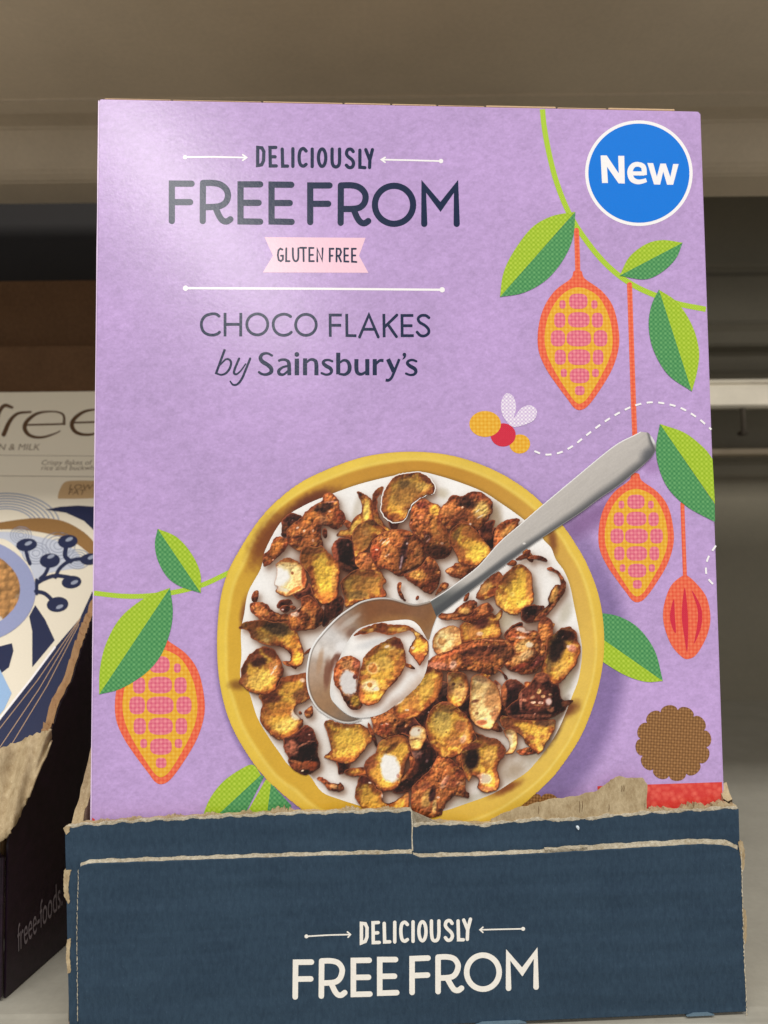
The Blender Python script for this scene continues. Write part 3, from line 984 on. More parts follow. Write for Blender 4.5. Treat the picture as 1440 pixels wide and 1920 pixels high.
# zone, kind, outline, painted details (x, y, rx, ry, turn, colour, strength)
FL = [
 ('r1', 'd', [(650, 680), (760, 600), (900, 640), (860, 720), (760, 800), (700, 900), (640, 900), (640, 780)], [(690, 800, 40, 90, 0, BRN, .7)]),
 ('r1', 'b', [(390, 1250), (400, 1150), (470, 1080), (530, 940), (620, 920), (720, 960), (720, 1020), (640, 1120), (560, 1200), (470, 1280), (410, 1300)], [(560, 1060, 70, 120, 35, ORA, .7), (420, 1270, 60, 50, 0, RED, .7), (690, 1040, 40, 60, 30, RED, .6)]),
 ('r1', 'b', [(720, 880), (730, 810), (800, 740), (920, 640), (960, 590), (1000, 560), (1080, 490), (1170, 450), (1200, 360), (1270, 330), (1330, 360), (1390, 430), (1400, 530), (1440, 570), (1480, 640), (1475, 700), (1420, 780), (1330, 800), (1250, 760), (1180, 760), (1160, 850), (1190, 960), (1170, 1040), (1050, 1080), (900, 1090), (760, 1000)],
  [(1200, 520, 150, 60, -15, BLK, .75), (1400, 650, 90, 90, 0, (150, 56, 30), .6), (1000, 650, 120, 70, -40, ORA, .55), (860, 930, 90, 40, 10, DRK, .7), (1200, 700, 60, 80, 0, (150, 105, 70), .5), (850, 790, 24, 14, -30, HIL, .9), (940, 830, 22, 14, -50, HIL, .8), (1060, 960, 16, 22, 0, HIL, .6), (1060, 830, 14, 20, 0, HIL, .6), (1280, 570, 20, 12, 0, HIL, .5), (1300, 440, 90, 14, -5, (205, 140, 110), .8)]),
 ('r1', 'b', [(1190, 810), (1240, 810), (1250, 900), (1220, 930), (1190, 890)], []),
 ('r5', 'd', [(800, 540), (960, 470), (1020, 400), (1100, 600), (1180, 680), (1300, 600), (1440, 560), (1440, 760), (1300, 860), (1190, 960), (1130, 760), (1000, 570), (870, 610)], [(1180, 760, 26, 120, 15, (190, 150, 125), .7), (1300, 760, 90, 120, 25, (116, 56, 36), .6)]),
 ('r5', 'p', [(580, 120), (650, 70), (740, 50), (850, 100), (930, 180), (960, 290), (960, 390), (920, 460), (800, 520), (690, 550), (560, 490), (580, 430), (540, 380), (580, 250), (560, 150)],
  [(570, 300, 190, 150, 0, MLK, 1, .3), (640, 470, 110, 30, 10, MLK, .6), (780, 250, 22, 24, 0, BRN, .9), (930, 300, 32, 170, 0, (160, 70, 34), .9), (720, 80, 150, 26, 0, (178, 96, 40), .8), (820, 470, 120, 26, -28, (186, 100, 42), .9)]),
 ('r5', 'b', [(230, 570), (260, 500), (320, 490), (310, 600), (280, 640), (240, 620)], []),
 ('r5', 'b', [(210, 700), (240, 650), (340, 640), (440, 670), (490, 740), (600, 800), (700, 800), (740, 860), (700, 920), (560, 910), (420, 900), (300, 830), (230, 770)], [(340, 770, 80, 50, 25, (190, 120, 60), .7), (420, 690, 90, 30, 30, DRK, .6), (560, 860, 150, 30, 8, (160, 84, 40), .6), (650, 890, 80, 26, 0, DRK, .5)]),
 ('r5', 'y', [(80, 1000), (150, 930), (260, 900), (400, 890), (560, 920), (720, 910), (770, 990), (840, 1070), (880, 1180), (915, 1300), (915, 1400), (890, 1470), (830, 1500), (760, 1480), (710, 1450), (745, 1400), (745, 1340), (690, 1280), (600, 1230), (430, 1210), (330, 1170), (250, 1130), (200, 1030)],
  [(300, 940, 210, 50, -8, BRN, .9), (580, 1000, 200, 110, 12, (66, 46, 32), .9), (400, 1120, 170, 80, 15, OLV, .7), (260, 1060, 60, 70, 0, (120, 66, 40), .7), (800, 1180, 60, 110, 0, (170, 96, 30), .6), (840, 1390, 60, 90, 0, YEL, .8), (430, 1150, 40, 30, 0, (176, 148, 80), .8)]),
 ('r5', 'b', [(740, 800), (830, 760), (900, 690), (900, 600), (1000, 560), (1080, 620), (1130, 700), (1190, 760), (1180, 900), (1110, 980), (960, 1010), (830, 1020), (760, 990), (740, 900)], [(860, 715, 50, 22, -35, (245, 235, 230), .95), (810, 800, 60, 40, 0, (225, 200, 180), .8), (790, 920, 50, 90, 0, ORA, .6), (1010, 690, 70, 60, 0, (170, 84, 34), .6), (1130, 860, 50, 130, 10, DRK, .8)]),
 ('r5', 'd', [(610, 730), (640, 690), (690, 680), (745, 700), (740, 750), (690, 775), (640, 765)], [(650, 740, 18, 14, 0, (190, 170, 165), .8)]),
 ('r5', 'b', [(745, 690), (800, 690), (830, 720), (780, 745)], []),
 ('r2', 'y', [(560, 400), (590, 310), (690, 240), (720, 270), (690, 340), (640, 400), (630, 520), (670, 660), (750, 770), (830, 830), (770, 880), (680, 900), (600, 780), (560, 690), (555, 540)], [(610, 420, 50, 200, 0, RED, .9), (640, 330, 90, 40, -40, (150, 70, 36), .8), (640, 720, 60, 120, -20, OLV, .6), (780, 800, 40, 60, -30, (190, 150, 50), .7)]),
 ('r2', 'y', [(350, 330), (400, 320), (480, 370), (540, 420), (560, 520), (560, 640), (560, 700), (460, 740), (350, 830), (300, 880), (280, 930), (180, 900), (90, 880), (150, 820), (250, 790), (280, 720), (330, 640), (420, 570), (400, 450)], [(480, 560, 46, 170, 5, (224, 194, 84), .9), (340, 760, 50, 120, 40, (214, 180, 70), .8), (375, 345, 45, 40, 0, DRK, .9), (180, 850, 80, 40, 0, (190, 150, 60), .7)]),
 ('r2', 'b', [(310, 1200), (420, 1130), (540, 1150), (600, 1240), (650, 1330), (640, 1400), (500, 1440), (330, 1400)], [(480, 1220, 80, 70, 0, (156, 90, 50), .7)]),
 ('r2', 'y', [(300, 900), (350, 780), (440, 720), (560, 690), (640, 750), (740, 830), (700, 880), (640, 900), (560, 950), (500, 1060), (400, 1130), (330, 1200), (310, 1100)], [(420, 900, 150, 190, 15, (150, 92, 42), .8), (470, 860, 40, 50, 0, (176, 130, 70), .6), (560, 720, 110, 40, 20, DRK, .6), (500, 1000, 60, 90, 20, OLV, .7)]),
 ('r2', 'd', [(20, 1080), (60, 980), (160, 930), (290, 960), (310, 1080), (330, 1270), (380, 1330), (300, 1390), (160, 1340), (60, 1240)], [(60, 1120, 45, 160, -10, (142, 70, 44), .85), (220, 1090, 100, 170, -5, BLK, .8), (180, 1300, 160, 32, 25, (130, 66, 42), .8), (230, 1020, 20, 24, 0, (110, 66, 60), .6)]),
 ('r2', 'y', [(700, 480), (720, 350), (790, 200), (880, 110), (1000, 75), (1180, 60), (1290, 110), (1360, 190), (1385, 270), (1360, 340), (1280, 350), (1200, 390), (1100, 450), (1060, 540), (1000, 660), (900, 700), (820, 680), (740, 620), (700, 550)],
  [(1000, 330, 250, 210, -40, (158, 112, 48), .8), (1000, 200, 90, 60, 0, (104, 78, 44), .7), (1240, 240, 100, 70, 10, (202, 164, 76), .7), (1290, 150, 90, 34, 35, (112, 52, 36), .7), (860, 640, 80, 60, 0, RED, .7), (760, 420, 40, 180, 15, (172, 96, 42), .6)], 2),
 ('r2', 'b', [(550, 1080), (580, 990), (660, 900), (760, 850), (900, 820), (1040, 840), (1140, 900), (1230, 980), (1260, 1100), (1250, 1220), (1180, 1290), (1060, 1350), (960, 1420), (860, 1400), (760, 1330), (660, 1320), (580, 1240), (550, 1160)],
  [(980, 1150, 50, 250, 12, (60, 30, 36), .8), (1080, 920, 110, 40, 10, DRK, .7), (860, 900, 100, 50, 0, (178, 108, 48), .7), (620, 1130, 70, 110, 0, (150, 52, 30), .7), (1190, 1150, 60, 110, 0, (186, 116, 60), .6), (1080, 1310, 130, 26, -22, (190, 116, 56), .8), (720, 980, 60, 10, -45, HIL, .6), (680, 960, 40, 9, -50, HIL, .6), (770, 990, 40, 9, -50, HIL, .6), (960, 1220, 16, 70, 10, (200, 180, 190), .6), (940, 1320, 14, 40, 10, (190, 170, 190), .6), (760, 1160, 40, 12, -30, HIL, .6), (620, 1085, 26, 12, 0, HIL, .6), (1030, 1000, 16, 16, 0, (220, 210, 210), .6)]),
 ('r7', 'b', [(-150, 130), (-60, 80), (60, 20), (120, -70), (190, -110), (260, -50), (320, 60), (320, 160), (290, 270), (200, 370), (110, 350), (30, 280), (-60, 230)], [(20, 130, 120, 70, 10, (206, 150, 60), .8), (200, 20, 110, 80, 0, DRK, .6), (200, 270, 100, 90, 0, (112, 44, 28), .7)]),
 ('r6', 'b', [(1050, 250), (1100, 240), (1090, 320), (1130, 420), (1160, 470), (1120, 470), (1050, 360)], []),
 ('r6', 'b', [(1290, 440), (1310, 410), (1335, 415), (1330, 455), (1300, 465)], []),
 ('r6', 'y', [(300, 220), (400, 120), (500, 60), (600, 60), (780, 85), (850, 150), (885, 230), (830, 270), (870, 340), (870, 420), (700, 450), (540, 480), (400, 540), (350, 540), (330, 400), (300, 300)], [(600, 240, 250, 170, 0, (146, 96, 44), .7), (480, 400, 170, 60, 0, (104, 78, 44), .7), (660, 120, 200, 40, 5, BRN, .7), (840, 360, 40, 70, 0, RED, .8), (380, 250, 60, 110, 20, (150, 120, 50), .6)]),
 ('r5', 'y', [(890, 30), (920, -80), (990, -100), (1100, -90), (1180, -100), (1250, -20), (1330, 50), (1400, 130), (1410, 250), (1390, 400), (1380, 540), (1330, 600), (1210, 650), (1120, 600), (1060, 500), (1040, 380), (1000, 260), (940, 170), (890, 100)],
  [(960, 50, 110, 130, 10, (158, 88, 36), .9), (1060, -50, 150, 50, 0, (138, 72, 38), .8), (1220, 280, 130, 250, -12, (210, 178, 52), .75), (1190, 570, 130, 70, 0, (180, 100, 36), .6), (1030, 180, 36, 40, 0, RED, .7), (1280, 120, 60, 40, 0, (190, 120, 40), .6), (1340, 350, 40, 160, 0, (196, 140, 60), .5)]),
 ('r3', 'd', [(850, 800), (950, 720), (1060, 700), (1030, 850), (1100, 900), (1060, 1100), (1000, 1120), (880, 960)], [(960, 900, 70, 60, 0, (120, 58, 32), .7)]),
 ('r3', 'b', [(1060, 900), (1080, 790), (1180, 710), (1330, 670), (1390, 690), (1370, 740), (1400, 780), (1300, 900), (1180, 1000), (1060, 1080), (1050, 1000)], [(1230, 830, 120, 50, -35, (196, 140, 64), .8), (1280, 700, 120, 22, -15, RED, .8), (1090, 960, 40, 120, 0, (190, 96, 50), .6)]),
 ('r3', 'b', [(-60, 650), (-50, 540), (10, 460), (90, 410), (150, 430), (200, 460), (300, 500), (340, 560), (330, 700), (400, 800), (450, 900), (470, 1050), (430, 1150), (300, 1190), (160, 1140), (110, 1020), (170, 900), (80, 950), (-20, 870), (-80, 760)],
  [(250, 550, 70, 80, 0, (216, 164, 54), .9), (240, 760, 50, 160, 0, (190, 128, 52), .7), (90, 480, 100, 60, 0, (108, 42, 34), .7), (280, 1100, 170, 90, 0, DRK, .8), (60, 640, 60, 40, 0, (180, 96, 60), .6), (150, 930, 40, 50, 30, (220, 205, 205), .6), (350, 1000, 24, 18, 0, HIL, .6), (420, 850, 50, 120, 0, BRN, .6)]),
 ('r3', 'b', [(320, 600), (350, 520), (420, 440), (490, 360), (570, 360), (620, 370), (700, 330), (800, 315), (900, 340), (1000, 430), (1015, 540), (980, 640), (920, 720), (850, 800), (760, 800), (640, 730), (520, 740), (440, 800), (340, 700)],
  [(880, 550, 110, 120, 30, (222, 190, 96), .9), (680, 450, 140, 90, 15, (60, 30, 24), .85), (800, 360, 150, 50, 10, (120, 52, 36), .6), (620, 620, 120, 100, 0, (116, 58, 34), .7), (440, 540, 100, 120, 30, (184, 116, 56), .6), (860, 640, 60, 14, -30, (235, 210, 190), .7), (830, 560, 40, 12, -40, (240, 225, 200), .7), (730, 740, 16, 16, 0, (230, 220, 215), .7)]),
 ('r3', 'y', [(460, 920), (480, 830), (560, 750), (640, 730), (740, 780), (830, 870), (930, 990), (1000, 1080), (1000, 1130), (900, 1220), (780, 1310), (700, 1280), (600, 1260), (560, 1180), (520, 1070), (460, 1000)],
  [(850, 1120, 140, 150, 20, (208, 178, 56), .85), (540, 900, 40, 110, 20, (120, 88, 44), .7), (700, 850, 110, 80, 20, (168, 92, 42), .8), (520, 1040, 50, 110, -10, (170, 92, 44), .7), (610, 1130, 60, 120, -15, (140, 72, 36), .7), (900, 1170, 20, 14, 0, (150, 100, 40), .8)]),
 ('r3', 'b', [(400, 1370), (480, 1310), (560, 1260), (700, 1290), (800, 1310), (640, 1450), (560, 1460), (470, 1430)], [(450, 1360, 60, 40, -20, (200, 140, 80), .7), (590, 1200, 60, 40, 0, (200, 130, 110), .5)]),
 ('r7', 'b', [(260, 400), (340, 250), (430, 240), (430, 290), (350, 340)], []),
 ('r7', 'b', [(640, 470), (660, 410), (690, 370), (720, 380), (700, 450), (670, 480)], []),
 ('r7', 'y', [(810, 420), (870, 300), (900, 240), (1060, 110), (1120, 90), (1170, 150), (1160, 260), (1060, 400), (880, 460)], [(1080, 190, 90, 90, 0, (140, 66, 40), .8), (930, 300, 60, 120, 40, (206, 164, 84), .6), (1040, 340, 120, 40, -40, RED, .7)]),
 ('r7', 'y', [(600, 900), (620, 790), (800, 750), (1000, 650), (1060, 680), (1140, 600), (1150, 690), (1110, 760), (1130, 880), (1150, 920), (1050, 990), (800, 1010), (640, 1060)], [(880, 780, 130, 90, -20, (92, 38, 34), .9), (760, 890, 120, 90, 0, (176, 106, 52), .7), (860, 920, 50, 30, 0, (226, 196, 170), .7), (1060, 880, 70, 60, 0, (206, 150, 60), .7), (1110, 670, 34, 60, 20, (214, 176, 80), .8)]),
 ('r7', 'b', [(310, 700), (340, 640), (480, 640), (570, 560), (700, 480), (770, 470), (810, 520), (790, 600), (740, 650), (640, 680), (500, 720), (400, 730)], [(650, 610, 80, 50, 0, (208, 164, 80), .8), (760, 510, 60, 40, 0, (112, 56, 34), .8), (460, 680, 120, 22, -8, (190, 116, 60), .8)]),
 ('r7', 'b', [(490, 720), (620, 690), (740, 660), (800, 580), (900, 520), (970, 510), (1030, 590), (1000, 640), (900, 700), (800, 750), (740, 775), (640, 740)], [(900, 600, 80, 60, -20, (190, 112, 56), .8), (770, 660, 40, 60, 20, (116, 50, 32), .6), (990, 570, 40, 60, 0, DRK, .7)]),
 ('r7', 'p', [(240, 1000), (290, 900), (400, 840), (480, 820), (570, 850), (600, 960), (600, 1060), (520, 1110), (440, 1170), (320, 1200), (250, 1150), (230, 1080)], [(350, 1020, 62, 58, 0, (176, 120, 60), .95, .3), (350, 1020, 40, 38, 0, (206, 156, 84), .9, .3), (520, 880, 90, 50, 10, (150, 92, 46), .7), (560, 1010, 50, 90, 0, (178, 116, 52), .6), (280, 1150, 70, 50, 0, (170, 100, 50), .7), (400, 960, 70, 50, 0, (226, 208, 132), .7)]),
 ('q3', 'd', [(300, 880), (420, 800), (560, 900), (560, 960), (420, 900), (330, 1010), (290, 1150), (180, 1210), (90, 1140), (60, 1040), (200, 980)], []),
 ('q3', 'd', [(400, 620), (480, 560), (620, 620), (600, 840), (500, 860), (420, 780)], [(540, 640, 80, 120, 0, (90, 60, 46), .6)]),
 ('q3', 'd', [(660, 890), (840, 760), (900, 700), (900, 1040), (810, 1050), (760, 970)], []),
 ('q3', 'd', [(1200, 560), (1290, 640), (1320, 900), (1380, 1010), (1260, 1040), (1210, 900)], [(1270, 680, 40, 120, 0, (180, 150, 110), .6)]),
 ('r7', 'b', [(10, 1420), (100, 1370), (200, 1270), (330, 1190), (440, 1160), (600, 1080), (760, 1030), (900, 1000), (1080, 1000), (1220, 1030), (1310, 1120), (1290, 1220), (1180, 1300), (1120, 1390), (1000, 1470), (880, 1440), (720, 1410), (600, 1400), (540, 1430), (440, 1400), (300, 1420), (150, 1480), (60, 1500)],
  [(900, 1150, 350, 80, -8, (74, 34, 28), .85), (920, 1230, 150, 90, 0, (134, 68, 40), .8), (400, 1230, 200, 40, -28, (176, 84, 46), .7), (1180, 1190, 120, 90, 0, (104, 58, 38), .7), (720, 1090, 260, 30, -20, (186, 100, 54), .7), (300, 1350, 200, 50, 0, (190, 120, 100), .6), (440, 1310, 40, 60, 0, (180, 100, 50), .9), (500, 1340, 50, 70, 20, (230, 200, 190), .5), (680, 1300, 90, 60, 0, (92, 40, 30), .6), (1060, 1010, 200, 12, 3, (196, 120, 70), .8)]),
 ('r4', 'y', [(210, 1100), (240, 980), (320, 870), (400, 790), (480, 730), (560, 730), (640, 780), (690, 880), (700, 1020), (710, 1180), (660, 1260), (560, 1320), (480, 1370), (380, 1350), (300, 1300), (220, 1220)],
  [(490, 1090, 130, 230, 12, (212, 178, 52), .85), (380, 900, 60, 150, 30, (150, 84, 40), .7), (660, 1010, 50, 230, 0, (188, 118, 52), .7), (400, 1000, 40, 60, 0, (150, 104, 44), .6), (550, 1240, 70, 60, 0, (212, 190, 70), .6), (430, 1110, 40, 36, 0, (222, 190, 90), .6), (500, 1240, 14, 14, 0, (140, 120, 40), .8)]),
 ('r4', 'b', [(640, 620), (720, 585), (820, 595), (890, 640), (880, 670), (760, 640), (660, 630)], []),
 ('r4', 'b', [(480, 640), (560, 580), (660, 510), (670, 560), (620, 620), (520, 650)], []),
 ('r4', 'b', [(360, 700), (430, 650), (490, 670), (470, 720), (400, 720)], []),
 ('r4', 'b', [(900, 770), (950, 760), (1040, 800), (1110, 880), (1150, 990), (1130, 1080), (1060, 1180), (1000, 1260), (900, 1380), (780, 1460), (720, 1420), (860, 1290), (930, 1230), (920, 1140), (1010, 990), (1080, 990), (1070, 910), (1020, 830), (920, 800)], [(990, 1120, 50, 130, 25, (206, 156, 72), .8), (960, 1300, 90, 30, -45, (196, 116, 70), .6), (830, 1400, 110, 34, -35, (150, 66, 44), .7)]),
 ('r4', 'd', [(550, 1350), (600, 1280), (700, 1250), (780, 1260), (860, 1270), (840, 1320), (760, 1400), (720, 1450), (700, 1480), (620, 1480), (560, 1440)], [(660, 1330, 100, 70, 0, BLK, .9)]),
 ('r8', 'b', [(640, 380), (680, 310), (760, 290), (820, 370), (820, 500), (760, 600), (740, 740), (720, 820), (640, 960), (560, 1010), (440, 1020), (360, 990), (470, 940), (600, 800), (660, 650), (630, 480)], [(720, 480, 70, 120, 0, (186, 116, 52), .8), (720, 330, 80, 40, 0, (118, 60, 38), .7), (630, 860, 130, 50, -45, (98, 40, 40), .8), (690, 700, 30, 90, 0, (190, 120, 60), .6)]),
 ('r8', 'b', [(210, 560), (240, 480), (330, 410), (430, 400), (480, 460), (600, 460), (660, 560), (640, 700), (640, 760), (520, 880), (440, 970), (330, 990), (230, 950), (190, 880), (310, 770), (290, 660)],
  [(440, 440, 110, 36, 10, (226, 214, 205), .8), (520, 410, 40, 40, 0, (200, 176, 80), .8), (430, 660, 130, 80, -20, (214, 172, 90), .8), (520, 640, 50, 40, 0, (240, 226, 205), .8), (470, 780, 130, 60, -30, (222, 186, 120), .8), (340, 840, 70, 70, 0, (200, 150, 80), .7), (400, 930, 110, 40, -20, (138, 44, 34), .7), (290, 500, 60, 50, 0, (170, 70, 44), .6), (400, 540, 70, 20, 0, HIL, .6)], 1),
 ('r8', 'y', [(770, 560), (870, 500), (950, 430), (1060, 410), (1140, 490), (1160, 600), (1200, 680), (1170, 800), (1140, 900), (1060, 1000), (980, 1090), (900, 1150), (820, 1150), (740, 1050), (690, 1000), (730, 850), (750, 700)],
  [(890, 690, 110, 260, 18, (52, 28, 26), .95), (1040, 510, 110, 80, 20, (66, 24, 22), .9), (780, 950, 40, 110, 0, (110, 84, 50), .6), (950, 950, 110, 130, 30, (206, 160, 66), .7), (1090, 680, 60, 50, 0, (206, 150, 140), .8), (1110, 700, 50, 70, 0, (190, 100, 70), .5), (1040, 660, 26, 20, 0, (240, 215, 220), .7), (1020, 430, 90, 16, 5, (150, 96, 60), .7)], 1),
 ('q4', 'b', [(40, 80), (130, 110), (190, 170), (230, 230), (190, 240), (150, 160)], [(140, 150, 100, 60, 40, DRK, .7)]),
 ('q4', 'd', [(150, 560), (140, 460), (160, 320), (230, 250), (320, 250), (420, 310), (460, 370), (390, 440), (370, 560), (290, 600), (230, 640), (190, 600)], [(180, 440, 40, 150, 0, (166, 92, 48), .9), (300, 460, 90, 170, 15, (58, 26, 26), .85), (270, 300, 60, 50, 0, (126, 66, 48), .6)]),
 ('q4', 'p', [(180, 920), (290, 910), (350, 1000), (350, 1130), (290, 1230), (190, 1240), (240, 1170), (250, 1080), (200, 1000)], [(230, 1080, 70, 130, 0, (230, 220, 190), .7), (320, 1080, 30, 130, 0, (214, 190, 110), .6)]),
 ('q4', 'b', [(340, 1210), (440, 1170), (540, 1160), (640, 1220), (540, 1250), (420, 1260)], [(470, 1230, 130, 30, 0, (112, 44, 30), .6)]),
 ('q4', 'y', [(140, 770), (190, 740), (400, 790), (700, 800), (840, 790), (840, 900), (800, 1000), (720, 1120), (700, 1190), (640, 1230), (560, 1180), (470, 1100), (430, 1010), (340, 940), (280, 900), (200, 900), (150, 840)], [(660, 1000, 130, 130, 0, (206, 168, 60), .6), (220, 820, 110, 60, 10, (168, 90, 52), .8), (740, 830, 150, 50, 0, (86, 56, 40), .8), (540, 1020, 60, 36, 20, (150, 80, 44), .8), (690, 1010, 40, 24, -30, (160, 96, 44), .8), (370, 930, 90, 40, 40, (140, 70, 44), .7), (660, 1160, 50, 60, 0, (212, 184, 70), .7)]),
 ('q4', 'd', [(230, 640), (290, 560), (380, 500), (390, 430), (450, 370), (540, 300), (600, 200), (680, 160), (760, 190), (800, 270), (870, 310), (900, 280), (920, 430), (960, 510), (1080, 510), (1080, 550), (1010, 600), (980, 650), (850, 720), (700, 780), (520, 770), (360, 770), (250, 720)],
  [(620, 500, 210, 190, 0, (130, 62, 42), .85), (330, 640, 80, 100, 0, (44, 22, 22), .9), (680, 220, 90, 70, 0, (150, 82, 52), .8), (880, 500, 60, 190, 0, (62, 24, 24), .9), (1000, 560, 60, 40, -20, (150, 80, 48), .9), (400, 520, 22, 150, 0, (170, 104, 80), .7), (600, 730, 330, 26, 0, (150, 84, 58), .8), (560, 690, 200, 22, 8, (90, 40, 30), .8), (800, 640, 60, 40, 20, (180, 110, 70), .7),
   (645, 400, 34, 36, 20, (206, 168, 100), .95, .2), (700, 470, 28, 22, 0, (206, 164, 110), .9, .2), (570, 550, 34, 18, 0, (226, 184, 150), .9, .2), (670, 555, 36, 20, 0, (226, 178, 150), .9, .2), (780, 540, 46, 50, 0, (240, 215, 205), .85), (560, 480, 40, 20, -30, (170, 130, 90), .8), (450, 520, 30, 24, 0, (190, 130, 96), .8), (640, 590, 60, 14, 5, (200, 140, 80), .7), (800, 445, 30, 14, 0, (220, 170, 120), .7), (620, 380, 16, 40, 20, DRK, .7)]),
 ('q1', 'y', [(440, 1000), (460, 850), (420, 760), (450, 720), (620, 680), (700, 540), (760, 510), (900, 480), (1030, 470), (1050, 600), (1080, 720), (1080, 780), (980, 840), (900, 880), (870, 960), (960, 1050), (985, 1060), (980, 1120), (930, 1200), (860, 1260), (700, 1320), (600, 1280), (520, 1200), (450, 1110)],
  [(560, 780, 150, 80, 0, (112, 48, 34), .85), (860, 520, 170, 40, -6, (176, 82, 38), .8), (840, 640, 130, 70, 0, (206, 148, 50), .7), (960, 740, 120, 90, -20, (112, 62, 38), .8), (700, 930, 200, 110, 0, (182, 112, 40), .75), (780, 1140, 190, 90, -20, (218, 188, 84), .8), (920, 990, 90, 80, -30, (232, 222, 206), .9), (860, 1270, 200, 40, -28, (186, 106, 36), .7), (560, 1070, 30, 40, 0, (196, 140, 60), .6), (990, 540, 40, 30, 0, (232, 212, 190), .7), (500, 1000, 60, 130, 0, (160, 88, 36), .6)]),
 ('q1', 'b', [(1020, 960), (1060, 920), (1120, 890), (1125, 1000), (1060, 1050), (1020, 1010)], [(1060, 1020, 40, 30, 0, (196, 130, 60), .7)]),
 ('q1', 'b', [(940, 960), (975, 965), (980, 995), (945, 1000)], []),
 ('q1', 'b', [(1010, 180), (1040, 140), (1100, 105), (1095, 150), (1030, 190)], []),
 ('q1', 'y', [(170, 480), (190, 360), (270, 220), (380, 130), (480, 100), (580, 130), (660, 240), (700, 330), (710, 450), (650, 560), (620, 650), (520, 720), (420, 720), (280, 680), (180, 600), (140, 550)],
  [(400, 290, 120, 80, -20, (66, 28, 24), .9), (330, 230, 110, 60, -40, (130, 60, 40), .8), (400, 220, 70, 30, 0, (150, 78, 46), .7), (540, 160, 100, 70, 30, (108, 44, 32), .75), (440, 530, 210, 130, -25, (212, 184, 76), .7), (610, 380, 80, 130, -10, (184, 110, 64), .6), (620, 370, 40, 14, -50, (245, 225, 215), .7), (580, 440, 40, 12, -50, (240, 205, 190), .6), (210, 520, 60, 110, 0, (150, 84, 50), .6), (200, 380, 50, 110, 20, DRK, .6)], 1),
 ('q5', 'd', [(250, 320), (380, 250), (480, 180), (530, 150), (620, 190), (650, 290), (690, 400), (680, 520), (710, 600), (700, 690), (640, 750), (560, 790), (460, 780), (340, 690), (300, 620), (300, 560), (250, 480), (240, 400)],
  [(340, 440, 90, 110, -10, (150, 86, 60), .85), (560, 490, 110, 100, -20, BLK, .9), (520, 280, 120, 100, 0, (96, 38, 28), .7), (500, 680, 200, 60, -5, (172, 84, 40), .85), (620, 690, 80, 60, -30, (182, 76, 34), .8), (490, 400, 90, 14, -25, (176, 110, 80), .7), (600, 355, 60, 10, 0, (170, 100, 74), .7), (485, 750, 24, 12, -20, (250, 225, 190), .95), (575, 265, 14, 8, 0, (230, 180, 160), .8), (400, 630, 100, 20, 10, (196, 112, 56), .7)]),
 ('q5', 'd', [(960, 620), (1120, 620), (1120, 700), (1080, 760), (980, 795), (960, 700)], []),
 ('q5', 'y', [(1060, 750), (1140, 720), (1330, 710), (1340, 800), (1200, 825), (1080, 800)], []),
 ('q5', 'y', [(790, 120), (870, 80), (940, 110), (1100, 130), (1220, 130), (1340, 180), (1400, 250), (1400, 340), (1340, 420), (1270, 510), (1160, 620), (1060, 640), (920, 610), (830, 580), (790, 550), (870, 470), (870, 370), (830, 260)],
  [(1110, 340, 240, 190, -10, (210, 176, 58), .7), (900, 230, 30, 30, 0, (140, 90, 30), .7), (1060, 600, 120, 40, 0, (180, 100, 40), .7), (1330, 260, 50, 60, 0, (180, 110, 40), .6), (1090, 190, 30, 20, 0, (232, 216, 120), .6)]),
 ('q5', 'b', [(690, 860), (750, 840), (800, 870), (880, 920), (960, 930), (990, 910), (1040, 980), (1030, 1010), (960, 1030), (840, 1000), (780, 930)], [(910, 960, 60, 34, 10, (216, 164, 96), .8), (750, 870, 40, 30, 0, RED, .7)]),
 ('q6', 'b', [(220, 110), (270, 180), (310, 280), (350, 420), (310, 400), (260, 280), (225, 200)], []),
 ('q6', 'd', [(640, 900), (560, 1000), (620, 1040), (740, 1010), (840, 940), (930, 850), (1130, 720), (1140, 600), (1110, 450), (1010, 340), (980, 240), (780, 30), (640, 240), (760, 300), (790, 470), (850, 700), (700, 840)], [(860, 530, 90, 60, -30, (130, 92, 80), .8), (980, 590, 100, 70, 0, (66, 30, 30), .8), (1010, 620, 20, 20, 0, (130, 96, 96), .7)]),
 ('q6', 'p', [(770, 340), (790, 200), (880, 150), (980, 190), (1000, 300), (950, 400), (890, 470), (780, 450)], [(850, 230, 90, 70, -20, (222, 212, 198), .9, .5), (900, 205, 16, 18, 0, (150, 96, 76), .6, .5), (870, 390, 80, 60, 0, (206, 178, 74), .7), (830, 330, 80, 14, -12, (150, 96, 46), .8), (840, 465, 80, 16, 0, (150, 84, 36), .8)]),
 ('q6', 'b', [(770, 560), (840, 600), (850, 700), (790, 820), (700, 880), (665, 860), (740, 760), (780, 680)], [(800, 690, 30, 110, 20, (176, 84, 44), .8)]),
 ('q2', 'd', [(1100, 560), (1140, 640), (1130, 700), (1060, 800), (1000, 900), (960, 1000), (860, 1080), (700, 1080), (740, 960), (900, 830), (1050, 660)], [(900, 960, 160, 60, -40, (100, 48, 34), .6)]),
 ('q2', 'b', [(690, 1080), (780, 1080), (900, 1060), (1000, 1000), (1080, 1120), (1180, 1180), (1230, 1230), (1150, 1330), (1000, 1440), (880, 1450), (760, 1400), (720, 1280)], [(960, 1180, 80, 50, 0, (196, 124, 58), .7), (860, 1340, 130, 90, 0, (150, 62, 34), .7), (790, 1130, 30, 12, 0, HIL, .6), (900, 1270, 26, 12, 20, HIL, .6), (1010, 1220, 26, 20, 0, DRK, .8), (1080, 1330, 70, 110, 30, DRK, .7), (730, 1180, 20, 10, 0, HIL, .6), (830, 1280, 22, 10, 0, HIL, .6)]),
